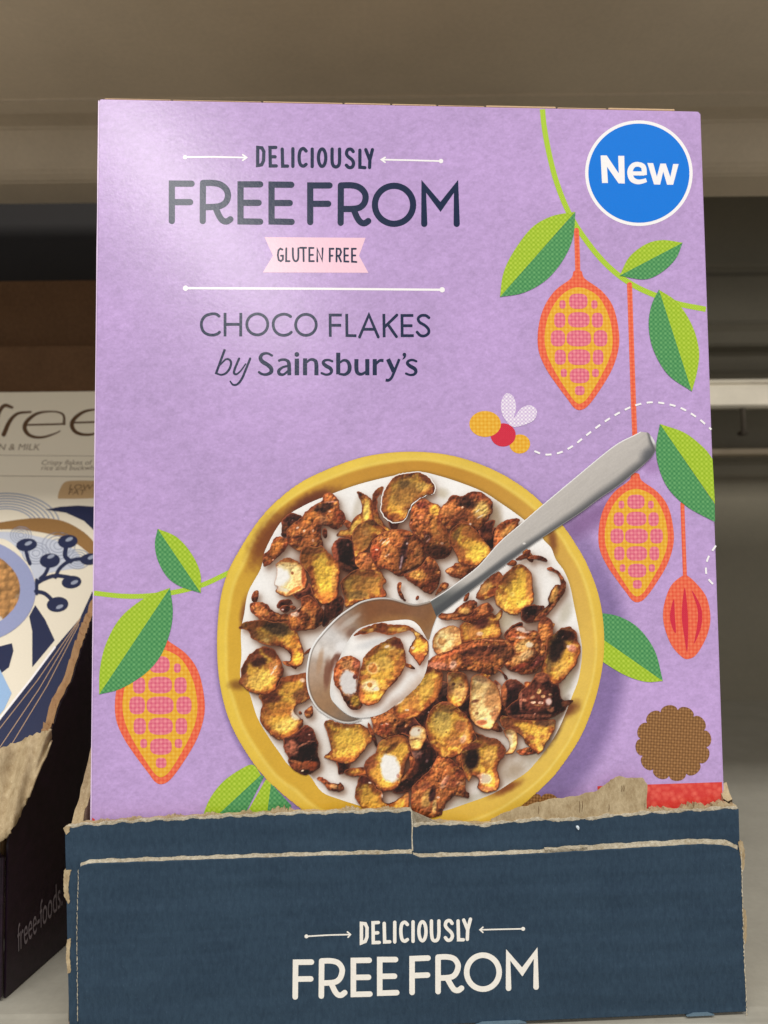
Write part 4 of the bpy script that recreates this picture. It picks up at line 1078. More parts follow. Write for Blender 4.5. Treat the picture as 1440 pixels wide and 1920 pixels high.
 ('q3', 'y', [(10, 540), (130, 440), (270, 370), (400, 400), (480, 450), (470, 640), (410, 790), (320, 880), (190, 990), (60, 1040), (-40, 1050), (-130, 1010), (-150, 850), (-90, 720), (-20, 610)],
  [(-20, 680, 80, 240, 38, MLK, 1, .25), (210, 430, 220, 60, -22, (130, 56, 34), .9), (60, 530, 60, 30, -40, BLK, .7), (290, 640, 120, 160, 20, (206, 164, 62), .8), (80, 830, 150, 110, -20, (188, 122, 54), .6), (40, 980, 150, 60, -15, (150, 68, 36), .6), (420, 620, 40, 150, 10, (180, 104, 42), .7), (20, 940, 30, 14, 0, (245, 230, 215), .7)], 1),
 ('q3', 'y', [(570, 460), (690, 440), (800, 470), (840, 600), (830, 730), (760, 870), (680, 900), (600, 870), (560, 760), (580, 620)], [(720, 680, 110, 150, 0, (206, 166, 96), .7), (650, 590, 24, 24, 0, (92, 50, 34), .9), (745, 600, 26, 24, 0, (120, 68, 40), .8), (600, 640, 60, 120, 0, (130, 92, 56), .6), (690, 470, 120, 30, 0, (150, 88, 44), .7), (560, 520, 60, 60, 0, (200, 180, 160), .5)]),
 ('q3', 'p', [(870, 860), (880, 700), (880, 600), (920, 500), (1020, 480), (1160, 560), (1240, 650), (1280, 800), (1280, 920), (1220, 1060), (1150, 1170), (1060, 1180), (960, 1130), (880, 1030)],
  [(1170, 760, 120, 200, 5, (164, 110, 60), .8), (980, 660, 80, 80, 0, (212, 172, 100), .7), (940, 820, 60, 24, -15, (120, 60, 40), .8), (1040, 990, 120, 100, 0, (222, 200, 128), .7), (1030, 1110, 80, 40, 0, (160, 72, 40), .8), (1210, 1000, 50, 100, 20, (130, 70, 40), .7), (1020, 520, 120, 60, 20, (160, 116, 80), .7), (960, 985, 26, 24, 0, (130, 76, 40), .7), (1150, 990, 26, 24, 0, (140, 84, 44), .7), (1080, 1060, 26, 14, 0, (245, 235, 215), .7)]),
 ('q6', 'b', [(820, 1050), (840, 960), (920, 870), (1050, 760), (1130, 620), (1200, 560), (1320, 600), (1440, 720), (1500, 790), (1520, 880), (1510, 1000), (1560, 1060), (1540, 1110), (1400, 1080), (1330, 1110), (1230, 1250), (1200, 1330), (1080, 1360), (900, 1360), (820, 1250)],
  [(1000, 1150, 70, 150, 10, (196, 156, 76), .8), (1110, 1230, 30, 110, 5, (214, 180, 100), .8), (1080, 1080, 50, 110, 10, (62, 28, 30), .9), (1250, 900, 40, 100, 30, (222, 176, 140), .8), (960, 1290, 130, 60, 0, (150, 76, 44), .7), (1160, 1110, 24, 16, 0, HIL, .8), (1330, 900, 120, 80, 0, (130, 56, 36), .6), (1450, 920, 60, 30, 0, (200, 140, 100), .6), (1440, 800, 60, 60, 0, (110, 40, 30), .6), (980, 960, 90, 60, -30, (120, 60, 40), .6)]),
 ('q3', 'y', [(290, 1120), (320, 1010), (410, 890), (520, 840), (640, 880), (740, 960), (840, 1060), (900, 1180), (910, 1290), (860, 1400), (780, 1480), (640, 1560), (500, 1560), (380, 1440), (330, 1320), (290, 1220)],
  [(500, 1120, 140, 190, 0, (192, 166, 76), .8), (560, 940, 110, 40, 20, (128, 84, 46), .7), (750, 1160, 110, 90, 20, (150, 80, 44), .8), (820, 1260, 40, 120, 0, (206, 150, 70), .7), (660, 1360, 110, 80, -20, (150, 84, 46), .7), (430, 1000, 30, 60, 30, (140, 112, 60), .7), (520, 850, 120, 22, 8, (186, 96, 60), .8), (440, 1200, 12, 14, 0, (110, 70, 30), .8), (550, 1240, 12, 14, 0, (110, 70, 30), .8), (780, 1330, 40, 70, 20, (200, 160, 140), .6)], 1),
 ('q6', 'y', [(60, 1050), (90, 900), (150, 830), (260, 860), (340, 1000), (400, 1020), (420, 1150), (500, 1190), (620, 1120), (740, 1040), (760, 1150), (740, 1250), (640, 1330), (480, 1330), (260, 1330), (140, 1230), (60, 1120)], [(500, 1090, 110, 90, 0, MLK, 1, .3), (170, 880, 90, 60, 0, (120, 46, 36), .9), (240, 912, 26, 12, 15, (250, 225, 205), .9), (260, 1150, 140, 110, 20, (208, 158, 50), .7), (640, 1190, 90, 60, -30, (208, 158, 56), .7), (740, 1130, 40, 110, 0, (176, 112, 60), .7)], 1),
 ('q6', 'y', [(180, 680), (220, 600), (330, 500), (360, 400), (460, 320), (600, 285), (700, 310), (760, 400), (770, 500), (720, 620), (690, 760), (620, 940), (520, 1000), (400, 1000), (300, 920), (210, 800)],
  [(560, 360, 180, 60, -15, (176, 104, 44), .85), (540, 440, 130, 40, -40, (112, 62, 30), .85), (250, 660, 90, 110, 20, (160, 78, 42), .8), (690, 480, 60, 120, 10, (212, 166, 54), .8), (510, 720, 135, 205, -8, MLK, 1, .22), (470, 940, 110, 40, 0, (214, 166, 54), .8), (330, 820, 60, 110, -20, (206, 146, 50), .7), (690, 690, 30, 130, 12, (120, 64, 30), .8), (620, 820, 24, 30, 0, (120, 60, 44), .6)], 1),
 ('q7', 'y', [(330, 500), (420, 420), (520, 340), (500, 260), (560, 270), (680, 320), (800, 340), (900, 460), (890, 560), (820, 640), (800, 740), (830, 860), (800, 980), (700, 1030), (600, 1010), (540, 960), (560, 860), (480, 800), (430, 880), (380, 800), (340, 660)],
  [(460, 590, 110, 180, 10, (48, 24, 24), .95), (470, 420, 130, 50, -10, (130, 54, 38), .8), (700, 350, 160, 60, 15, (150, 78, 42), .8), (850, 500, 60, 110, 0, (124, 54, 36), .8), (700, 560, 90, 130, 0, (210, 158, 70), .7), (640, 860, 90, 80, 0, (226, 208, 190), .85), (800, 830, 30, 150, 0, (170, 96, 50), .7), (670, 990, 100, 34, 0, (190, 116, 70), .7), (520, 280, 40, 40, 0, DRK, .8), (560, 850, 40, 60, 0, (190, 140, 110), .7)], 1),
]
SPOON_FL = [
 ('r6', 'y', [(490, 950), (520, 900), (620, 850), (740, 800), (860, 780), (1000, 810), (1160, 810), (1280, 880), (1380, 960), (1440, 1050), (1440, 1160), (1390, 1240), (1330, 1330), (1260, 1240), (1190, 1150), (1220, 1060), (1270, 960), (1200, 880), (1060, 920), (920, 940), (760, 900), (620, 930)], [(840, 850, 90, 70, 0, (130, 54, 30), .8), (560, 920, 70, 40, -20, (122, 50, 34), .8), (680, 880, 50, 40, 0, (214, 170, 80), .8), (1200, 900, 170, 30, 10, (210, 180, 90), .7), (1330, 1080, 70, 90, 0, (212, 172, 52), .8), (1330, 1250, 110, 90, 0, (150, 70, 36), .8), (1250, 1110, 26, 20, 0, (245, 230, 210), .7)]),
 ('q2', 'b', [(190, 600), (210, 500), (270, 420), (370, 370), (470, 390), (540, 450), (530, 560), (500, 680), (500, 800), (540, 900), (570, 980), (540, 1050), (470, 1070), (400, 1050), (330, 950), (270, 820), (210, 740)], [(385, 720, 115, 180, -8, (214, 208, 206), 1, .22), (400, 470, 130, 70, 0, (140, 98, 56), .8), (480, 960, 70, 80, 0, (206, 164, 50), .85), (470, 635, 30, 34, 0, (112, 50, 44), .9, .25), (490, 470, 60, 70, 0, (128, 60, 44), .7), (230, 620, 26, 190, 6, (166, 84, 42), .7)], 1),
 ('q2', 'b', [(1140, 450), (1220, 470), (1280, 520), (1240, 530), (1140, 490)], []),
 ('q2', 'y', [(520, 760), (540, 620), (570, 500), (600, 380), (700, 270), (840, 190), (940, 140), (1040, 130), (1100, 200), (1130, 320), (1140, 420), (1110, 540), (1040, 660), (940, 760), (860, 860), (800, 950), (700, 1000), (600, 990), (530, 890)],
  [(700, 290, 150, 60, -35, (172, 92, 38), .8), (1030, 190, 100, 70, 20, (122, 50, 36), .85), (860, 450, 120, 110, 0, (206, 170, 70), .8), (710, 520, 80, 80, 0, (226, 200, 160), .75), (712, 520, 62, 62, 0, (190, 116, 44), .95, .25), (690, 490, 24, 18, -30, (220, 170, 100), .7), (600, 640, 70, 40, 0, (176, 100, 44), .8), (680, 760, 120, 90, 0, (226, 208, 180), .7), (670, 745, 36, 36, 0, (176, 112, 40), .9, .25), (760, 800, 40, 30, 0, (245, 238, 225), .8), (760, 890, 130, 60, -20, (208, 168, 56), .8), (1000, 320, 80, 70, 20, (190, 120, 50), .6), (900, 230, 40, 20, -20, (245, 225, 205), .8), (970, 250, 60, 30, -20, (216, 180, 96), .7), (560, 900, 50, 80, 0, (180, 96, 44), .7), (1060, 500, 60, 120, 20, (178, 100, 44), .7), (590, 960, 120, 16, 15, (196, 120, 60), .7)], 1),
]


# small broken pieces half sunk between the larger flakes: (x, y, length, width, turn, kind)
BITS = [(655, 985, 16, 7, 40, 'b'), (742, 975, 20, 9, -60, 'd'), (700, 1010, 18, 9, 20, 'y'), (868, 1080, 16, 8, 60, 'b'), (930, 1000, 18, 9, -30, 'd'), (990, 1040, 14, 6, 50, 'b'), (905, 1150, 20, 9, 10, 'b'), (960, 1185, 22, 10, -50, 'd'),
        (1005, 1215, 18, 8, 70, 'b'), (860, 1245, 20, 9, 0, 'd'), (905, 1268, 16, 8, -40, 'y'), (1000, 1290, 20, 9, 35, 'b'), (1030, 1180, 16, 7, -70, 'y'), (780, 1420, 22, 10, 50, 'd'), (868, 1420, 20, 10, -60, 'b'), (925, 1360, 18, 8, 20, 'b'),
        (700, 1440, 18, 9, -30, 'd'), (655, 1400, 14, 6, 60, 'b'), (545, 1245, 14, 6, 20, 'b'), (535, 1130, 16, 8, -20, 'd'), (620, 1120, 18, 9, 50, 'b'), (805, 1490, 20, 9, 70, 'y'), (960, 1330, 20, 10, -20, 'd'), (832, 1335, 22, 10, 60, 'b')]
_bits = []
for (bx_, by_, bl, bw_, bt, bk) in BITS:
    rb_ = random.Random(bx_ * 31 + by_)
    ang, pts_ = math.radians(bt), []
    for j_ in range(9):
        t_ = 2 * math.pi * j_ / 9
        rr_ = rb_.uniform(0.75, 1.2)
        a_, b_ = bl * rr_ * math.cos(t_), bw_ * rr_ * math.sin(t_) + 3.0 * math.cos(t_) ** 2
        pts_.append(((bx_ - 440 + a_ * math.cos(ang) - b_ * math.sin(ang)) / K, (by_ - 880 + a_ * math.sin(ang) + b_ * math.cos(ang)) / K))
    _bits.append(('r1', bk, pts_, []))
FL = _bits + FL


def fl_outline(f):
    """outline with a crumbly edge"""
    P = np.array(Z[f[0]](catmull(f[2], True, 6)))
    P = P.mean(0) + (P - P.mean(0)) * 1.05
    sd = int(abs(P[0, 0] * 7 + P[0, 1] * 3)) % 997
    T = np.roll(P, -1, 0) - np.roll(P, 1, 0)
    Nn = np.stack([T[:, 1], -T[:, 0]], 1) / (np.hypot(T[:, 0], T[:, 1])[:, None] + 1e-6)
    k = 3.0 * (fbm(P[:, 0], P[:, 1], 6.5, sd, 2) - 0.5) + 1.4 * (vnoise(P[:, 0] / 2.2, P[:, 1] / 2.2, sd + 3) - 0.5)
    size = min(1.0, math.sqrt(np.ptp(P[:, 0]) * np.ptp(P[:, 1])) / 40)
    return [tuple(q) for q in P + Nn * k[:, None] * size]


def flake_paint(f, seed):
    kind = f[1]
    z = Z[f[0]]
    sp = [(z([(s[0], s[1])])[0][0], z([(s[0], s[1])])[0][1], s[2] * K, s[3] * K) + tuple(s[4:]) for s in f[3]]

    O = np.array(fl_outline(f))
    cen = O.mean(0)
    ext = max(8.0, math.sqrt(np.ptp(O[:, 0]) * np.ptp(O[:, 1])) / 2)
    rd = random.Random(seed)
    tilt = rd.uniform(-0.7, 0.7)

    def paint(x, y, d):
        n1 = fbm(x, y, 17, seed)
        n2 = fbm(x, y, 7, seed + 40)
        n3 = fbm(x, y, 2.6, seed + 80, 2)
        de = d + 11 * (n1 - 0.5) + 5 * (n2 - 0.5)
        edge, mid, core = {'y': ((96, 42, 24), (150, 78, 32), (204, 156, 50)), 'b': ((98, 42, 24), (134, 66, 32), (164, 92, 42)),
                           'd': ((104, 50, 34), (80, 36, 26), (58, 26, 22)), 'p': ((150, 82, 40), (202, 152, 78), (224, 198, 126))}[kind]
        t1 = sstep(-1.0, 4.0, de)[:, None]
        t2 = sstep(3.5, 14 if kind == 'y' else 10, de)[:, None]
        c = np.array(edge) * (1 - t1) + np.array(mid) * t1
        c = c * (1 - t2) + np.array(core) * t2
        pt = sstep(0.54, 0.66, fbm(x, y, 11, seed + 60))[:, None] * {'y': 0.55, 'b': 0.6, 'd': 0.4, 'p': 0.35}[kind]
        c = c * (1 - pt) + np.array({'y': (142, 72, 30), 'b': (88, 38, 24), 'd': (40, 20, 20), 'p': (172, 108, 52)}[kind]) * pt
        pt = sstep(0.56, 0.70, fbm(x, y, 10, seed + 120))[:, None] * {'y': 0.5, 'b': 0.6, 'd': 0.35, 'p': 0.3}[kind]
        c = c * (1 - pt) + np.array({'y': (224, 190, 72), 'b': (204, 136, 62), 'd': (130, 66, 44), 'p': (238, 222, 164)}[kind]) * pt
        c = spots_on(c, x, y, sp)
        milk = (c.min(1) > 150)

        def hgt(x, y):
            return domes(x, y, 10.5, seed) * 1.0 + domes(x, y, 6.0, seed + 3) * 0.55 + 0.9 * fbm(x, y, 7, seed + 5, 2)
        lx, ly = -0.62, -0.78
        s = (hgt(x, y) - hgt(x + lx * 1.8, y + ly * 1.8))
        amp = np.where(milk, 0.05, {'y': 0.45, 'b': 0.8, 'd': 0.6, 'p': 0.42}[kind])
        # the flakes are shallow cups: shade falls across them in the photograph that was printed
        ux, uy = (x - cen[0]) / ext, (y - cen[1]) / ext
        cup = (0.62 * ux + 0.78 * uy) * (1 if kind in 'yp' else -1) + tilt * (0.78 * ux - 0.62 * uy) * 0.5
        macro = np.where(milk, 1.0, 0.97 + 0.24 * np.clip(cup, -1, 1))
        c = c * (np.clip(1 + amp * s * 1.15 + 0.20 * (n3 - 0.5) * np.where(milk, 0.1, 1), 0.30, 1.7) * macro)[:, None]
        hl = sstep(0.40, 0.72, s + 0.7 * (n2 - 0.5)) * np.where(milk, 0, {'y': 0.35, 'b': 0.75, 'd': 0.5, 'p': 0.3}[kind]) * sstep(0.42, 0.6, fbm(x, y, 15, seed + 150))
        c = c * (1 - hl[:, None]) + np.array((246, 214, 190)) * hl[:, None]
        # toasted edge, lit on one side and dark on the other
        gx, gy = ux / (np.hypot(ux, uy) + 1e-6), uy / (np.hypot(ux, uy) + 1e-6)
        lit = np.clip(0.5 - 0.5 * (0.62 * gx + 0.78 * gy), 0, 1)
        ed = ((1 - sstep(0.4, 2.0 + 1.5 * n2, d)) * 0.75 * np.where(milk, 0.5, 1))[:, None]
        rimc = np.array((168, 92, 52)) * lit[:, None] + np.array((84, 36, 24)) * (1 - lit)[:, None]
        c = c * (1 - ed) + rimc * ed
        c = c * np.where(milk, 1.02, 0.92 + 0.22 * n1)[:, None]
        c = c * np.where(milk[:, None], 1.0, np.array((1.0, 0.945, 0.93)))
        lum = c.mean(1)[:, None]
        c2 = c * np.clip((lum - 92) * 1.28 + 96, 14, 250) / (lum + 1e-6)
        g = c2.mean(1)[:, None]
        c = np.where(milk[:, None], c, g + (c2 - g) * 0.88)
        return np.clip(c, 8, 252)
    return paint


m_photo = vcol('photo_print', 0.06)
# union of the flakes on a coarse raster, for their printed shadows in the milk
gx0, gy0, gst = 400, 840, 2.0
GX, GY = np.meshgrid(gx0 + gst * np.arange(375), gy0 + gst * np.arange(375))
GP = np.stack([GX.ravel(), GY.ravel()], 1)
mask = np.zeros(GX.shape)
for f in FL:
    O = np.array(fl_outline(f))
    x0, y0 = O.min(0) - 2
    x1, y1 = O.max(0) + 2
    sel = (GP[:, 0] > x0) & (GP[:, 0] < x1) & (GP[:, 1] > y0) & (GP[:, 1] < y1)
    if sel.any():
        mask.ravel()[np.nonzero(sel)[0]] = np.maximum(mask.ravel()[np.nonzero(sel)[0]], seg_dist(GP[sel], O[::2])[2])


def blur(a, r):
    k = np.exp(-0.5 * (np.arange(-3 * r, 3 * r + 1) / r) ** 2)
    k /= k.sum()
    a = np.apply_along_axis(lambda v: np.convolve(v, k, 'same'), 0, a)
    return np.apply_along_axis(lambda v: np.convolve(v, k, 'same'), 1, a)


SH1, SH2, SH3 = blur(mask, 2), blur(mask, 6), blur(mask, 9)


def sample(a, x, y):
    u_, v_ = np.clip((x - gx0) / gst, 0, 373), np.clip((y - gy0) / gst, 0, 373)
    i, j = u_.astype(int), v_.astype(int)
    fu, fv = u_ - i, v_ - j
    return (a[j, i] * (1 - fu) + a[j, i + 1] * fu) * (1 - fv) + (a[j + 1, i] * (1 - fu) + a[j + 1, i + 1] * fu) * fv


MO = np.array(MILK)
BO = np.array(BOWL_OUT)


def paint_bowl(x, y, d):
    di, n_, i_ = seg_dist(np.stack([x, y], 1), MO[::2])
    t = np.where(i_, 1, d / (d + di + 1e-6))
    th = np.arctan2(y - 1205, x - 769)
    up = np.cos(th + math.pi / 2 - 0.15)              # 1 at the top of the bowl
    rt = np.cos(th - 0.25)
    wall = np.array((214, 170, 56)) + up.clip(0)[:, None] * np.array((-20, -30, -6)) + rt.clip(0)[:, None] * np.array((14, 22, 32))
    lip = np.array((226, 188, 72)) + up.clip(0)[:, None] * np.array((2, 6, 8)) + (-rt).clip(0)[:, None] * np.array((4, 8, 2))
    k = sstep(0.36, 0.52, t)[:, None]
    c = lip * (1 - k) + wall * k
    hl = np.exp(-((t - 0.36) / 0.06) ** 2)[:, None] * (0.35 + 0.4 * rt.clip(0) + 0.2 * (-up).clip(0))[:, None]
    c = c * (1 - hl) + np.array((240, 212, 112)) * hl
    ed = (1 - sstep(0.0, 0.10, t))[:, None] * 0.25
    c = c * (1 - ed) + np.array((190, 150, 52)) * ed
    dk = sstep(0.85, 1.0, t)[:, None] * up.clip(0)[:, None] * 0.2
    c = c * (1 - dk)
    c = c * (0.97 + 0.06 * fbm(x, y, 30, 3)[:, None])
    S1 = (94, 42, 26)
    c = spots_on(c, x, y, [(555, 965, 60, 20, -36, S1, .9, .7), (500, 1015, 26, 56, 30, (110, 52, 26), .85, .7), (590, 935, 46, 14, -24, S1, .8, .7), (458, 1150, 8, 32, 8, (110, 56, 40), .75, .8), (446, 1284, 18, 10, 0, (120, 74, 30), .8, .8),
                           (1036, 1014, 9, 26, -10, (120, 66, 36), .85, .8), (1064, 1330, 26, 14, -30, (104, 52, 30), .9, .8), (1040, 1370, 10, 40, 28, (96, 68, 54), .85, .7), (1020, 1400, 8, 26, 28, (96, 68, 54), .7, .8), (948, 1478, 34, 9, -26, (124, 62, 28), .9, .8)])
    return c


def paint_milk(x, y, d):
    c = np.array((247, 245, 243)) * (0.97 + 0.05 * fbm(x, y, 26, 9))[:, None]
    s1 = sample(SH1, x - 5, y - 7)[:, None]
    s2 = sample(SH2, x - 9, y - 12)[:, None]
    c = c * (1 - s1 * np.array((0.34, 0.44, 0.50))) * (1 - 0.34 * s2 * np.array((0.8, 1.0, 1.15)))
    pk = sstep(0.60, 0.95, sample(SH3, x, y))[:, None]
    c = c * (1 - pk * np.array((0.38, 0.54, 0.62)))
    ed = (1 - sstep(0, 5, d))[:, None]
    c = c * (1 - ed * 0.5) + np.array((240, 238, 232)) * ed * 0.5
    c = spots_on(c, x, y, [(930, 975, 12, 34, 0, (150, 128, 100), .7, .8), (1000, 1120, 12, 26, 0, (120, 108, 96), .6, .8), (1060, 1150, 12, 26, 20, (170, 160, 136), .5, .8), (948, 1165, 18, 20, 0, (176, 160, 130), .6, .8),
                           (640, 1195, 0.1, .1, 0, (0, 0, 0), 0), (1064, 1280, 10, 30, 20, (150, 140, 118), .6, .8), (965, 1445, 30, 22, -20, (140, 112, 80), .6, .9), (1000, 1415, 24, 26, -20, (176, 166, 146), .6, .9), (880, 1500, 40, 10, -20, (178, 170, 152), .6, .8),
                           (497, 928, .1, .1, 0, (0, 0, 0), 0), (668, 960, 8, 30, 10, (190, 178, 160), .6, .8), (830, 925, 12, 10, 0, (176, 160, 128), .5, .8), (1045, 1340, 9, 40, 30, (100, 84, 70), .8, .6), (1025, 1395, 8, 24, 30, (96, 78, 66), .7, .6)])
    return c


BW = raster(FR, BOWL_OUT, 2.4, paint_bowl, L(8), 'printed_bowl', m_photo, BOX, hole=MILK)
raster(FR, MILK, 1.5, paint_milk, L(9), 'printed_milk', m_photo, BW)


def flake_obj(f, i, lev):
    O = fl_outline(f)
    c = L(lev) + i * 2.5e-6
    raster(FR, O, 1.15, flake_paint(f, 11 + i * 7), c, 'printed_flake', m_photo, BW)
    if len(f) > 4 and f[4] == 2:                                       # bright meniscus of milk round the flake
        cx, cy = np.mean(O, 0)
        d = [(x + 2.0 * (x - cx) / math.hypot(x - cx, y - cy), y + 2.0 * (y - cy) / math.hypot(x - cx, y - cy)) for x, y in O]
        return d


halo = Mesh(FR)
for i, f in enumerate(FL):
    h_ = flake_obj(f, i, 10)
    if h_:
        halo.poly(h_, L(10) + i * 2.5e-6 - 1.2e-6)
halo.build('printed_milk_rim', ink('milk_rim', (238, 232, 226), 0.02), BW)

# ---- printed spoon
SP_OUT = catmull([(806, 1126), (797, 1129), (774, 1132), (739, 1122.5), (718, 1120), (697, 1122), (675, 1128), (656, 1139), (635, 1154), (614, 1174), (600, 1190), (590, 1203), (581, 1221), (575.5, 1249), (574.5, 1276), (580, 1303), (594, 1327), (612, 1341), (630, 1350.5), (646, 1355), (662, 1354.5), (679, 1349)], False, 5)
SP_IN = catmull([(679, 1348), (655, 1342), (634, 1326), (620, 1306), (620, 1280), (626, 1256), (636, 1235), (645, 1214), (655, 1198), (662, 1188), (675, 1177), (704, 1168), (739, 1163), (767, 1162), (783, 1171), (794, 1187), (803, 1200), (810, 1178), (818, 1156)], False, 5)
SP_MILK = SP_OUT + [(700, 1352), (740, 1330), (800, 1260), (815, 1200), (818, 1156)]
LV = L(10) + 140 * 2.5e-6


def paint_spoon(x, y, d):
    do, n_, i_ = seg_dist(np.stack([x, y], 1), np.array(SP_OUT + [(679, 1800), (1400, 1800), (1400, 1126)]))
    dn, n_, i_ = seg_dist(np.stack([x, y], 1), np.array(SP_IN + [(2000, 1156), (2000, 1348)]))
    t = do / (do + dn + 1e-6)
    an = np.degrees(np.arctan2(-(y - 1240), x - 705))     # about the bowl of the spoon
    an = np.where(an < -90, an + 360, an)

    def band(a, w_):
        return np.exp(-((an - a) / w_) ** 2)[:, None]
    c = np.ones((len(x), 3)) * np.array((150, 132, 118))
    for a, w_, cc, k in ((68, 36, (128, 82, 52), .95), (38, 12, (128, 84, 50), .8), (95, 20, (126, 78, 46), .9), (150, 20, (216, 212, 210), .95), (133, 8, (150, 112, 90), .5), (170, 9, (236, 234, 232), .85), (190, 16, (196, 172, 154), .7), (222, 26, (164, 118, 76), .7), (262, 26, (104, 92, 84), 1)):
        c = c * (1 - band(a, w_) * k) + np.array(cc) * band(a, w_) * k
    yl = sstep(0.55, 0.95, t)[:, None] * band(65, 40) * 0.5
    c = c * (1 - yl) + np.array((170, 124, 70)) * yl
    c = c * (0.94 + 0.12 * fbm(x + y, x - y, 9, 4))[:, None]
    c = spots_on(c, x, y, [(629, 1240, 9, 24, 24, (112, 66, 50), .9, .4), (614, 1262, 7, 30, 5, (118, 72, 54), .8, .5), (627, 1275, 6, 34, 4, (238, 236, 236), .8, .6), (640, 1213, 14, 12, -40, (236, 234, 234), .85, .6), (600, 1240, 6, 26, 10, (176, 140, 110), .7, .6), (655, 1165, 26, 6, -36, (206, 198, 190), .5, .6), (660, 1185, 12, 8, -40, (112, 78, 62), .6, .6)])
    rim = (1 - sstep(2.2, 3.8, do))[:, None]
    tone = np.clip(0.55 + 0.45 * np.cos(np.radians(an - 165)), 0, 1)[:, None]
    c = c * (1 - rim) + (np.array((120, 108, 98)) * (1 - tone) + np.array((240, 240, 240)) * tone) * rim
    dk = np.exp(-((do - 4.4) / 1.1) ** 2)[:, None] * 0.55
    c = c * (1 - dk) + np.array((86, 76, 70)) * dk
    return c


mask2 = np.zeros(GX.shape)
for f in SPOON_FL:
    O = np.array(fl_outline(f))
    mask2 = np.maximum(mask2, seg_dist(GP, O[::2])[2].reshape(GX.shape))
SM1, SM2 = blur(mask2, 2), blur(mask2, 5)
SPM = catmull([(679, 1345), (650, 1338), (618, 1305), (618, 1260), (634, 1230), (660, 1185), (704, 1164), (770, 1158), (800, 1190), (803, 1235), (788, 1280), (745, 1318), (715, 1338)], True, 4)


def paint_spoonmilk(x, y, d):
    c = np.array((247, 245, 243)) * (0.96 + 0.06 * fbm(x, y, 20, 12))[:, None]
    s1, s2 = sample(SM1, x - 4, y - 5)[:, None], sample(SM2, x - 6, y - 9)[:, None]
    c = c * (1 - s1 * np.array((0.36, 0.48, 0.54))) * (1 - s2 * np.array((0.12, 0.17, 0.20)))
    g = ((1 - sstep(0, 16, d)) * sstep(-40, 60, 745 - x + 0.3 * (y - 1240)))[:, None]
    c = c * (1 - 0.08 * g)
    c = spots_on(c, x, y, [(700, 1205, 34, 8, -18, (206, 206, 208), .7, .8), (780, 1290, 16, 40, 40, (168, 130, 104), .55, .9), (740, 1320, 30, 12, -40, (150, 110, 88), .5, .9)])
    return c


raster(FR, SPM, 1.6, paint_spoonmilk, LV - 1.2e-6, 'spoon_milk', m_photo, BW)
sp = raster(FR, SP_OUT + SP_IN, 1.0, paint_spoon, LV, 'printed_spoon', m_photo, BW)
HU = [(1199, 810), (1186, 817), (1165, 827), (1145, 840), (1115, 864), (1085, 889), (1048, 920), (1010, 952), (972, 985), (935, 1017), (897, 1060), (863, 1087), (833, 1109), (806, 1126)]
HL = [(818, 1157), (826, 1150), (858, 1126), (895, 1097.5), (944, 1061), (1002, 1018), (1055, 983), (1090, 960), (1122, 936), (1160, 910), (1194, 882), (1210, 868), (1222, 855), (1229, 840), (1225, 826), (1215, 812)]
HANDLE = catmull(HU, False, 4) + catmull(HL, False, 4)


def paint_handle(x, y, d):
    du, n_, i_ = seg_dist(np.stack([x, y], 1), np.array(catmull(HU, False, 3) + [(700, 700)]))
    dl, n_, i_ = seg_dist(np.stack([x, y], 1), np.array(catmull(HL, False, 3) + [(1500, 1500)]))
    t = du / (du + dl + 1e-6)
    al = ((x - 806) * 0.8 - (y - 1126) * 0.6) / 520.0        # 0 neck .. 1 tip
    c = np.ones((len(x), 3)) * np.array((188, 183, 178))
    st = fbm(x * 0.8 - y * 0.6, (x * 0.6 + y * 0.8) * 8, 22, 5)[:, None]
    c = c * (0.97 + 0.06 * st)
    c = c * (1 + 0.06 * (0.5 - t))[:, None]
    neck = (1 - sstep(0.10, 0.24, al + 0.10 * (1 - t)))[:, None]
    c = c * (1 - neck) + np.array((96, 98, 98)) * neck
    low = sstep(0.62, 0.92, t + 0.30 * (1 - sstep(0.1, 0.5, al)) - 0.06)[:, None]
    c = c * (1 - low * 0.85) + np.array((72, 74, 78)) * low * 0.85
    hl = (1 - sstep(1.0, 2.4, du))[:, None] * 0.95
    c = c * (1 - hl) + np.array((244, 244, 244)) * hl
    ll = (1 - sstep(0.8, 1.8, dl))[:, None] * 0.5
    c = c * (1 - ll) + np.array((190, 184, 180)) * ll
    c = spots_on(c, x, y, [(1214, 852, 16, 13, -40, (84, 86, 92), .75, .8), (1223, 826, 3, 12, -22, (244, 244, 246), .8, .6), (982, 1019, 3, 2, 0, (235, 230, 225), .8)])
    return c


raster(FR, HANDLE, 1.15, paint_handle, LV + 2.5e-6, 'spoon_handle', m_photo, sp)
for i, f in enumerate(SPOON_FL):
    flake_obj(f, i + 145, 10)

# ------------------------------------------------------------------ corrugated shelf trays


def jag(pts, amp, step=3.0, seed=1, lo=0.0):
    """resample a line and roughen it like torn paper"""
    rnd = random.Random(seed)
    P = np.array(pts, float)
    s = np.concatenate([[0], np.cumsum(np.hypot(*np.diff(P, axis=0).T))])
    n = max(2, int(s[-1] / step))
    out = []
    ph = [rnd.uniform(0, 6.28) for _ in range(3)]
    for i in range(n + 1):
        t = s[-1] * i / n
        q = np.array((np.interp(t, s, P[:, 0]), np.interp(t, s, P[:, 1])))
        k = 0.35 * math.sin(t / 11 + ph[0]) + 0.3 * math.sin(t / 5.3 + ph[1]) + 0.45 * (rnd.random() - 0.5)
        q[1] += amp * k + lo
        if i not in (0, n):
            q[0] += rnd.uniform(-0.25, 0.25) * step
        out.append(tuple(q))
    return out


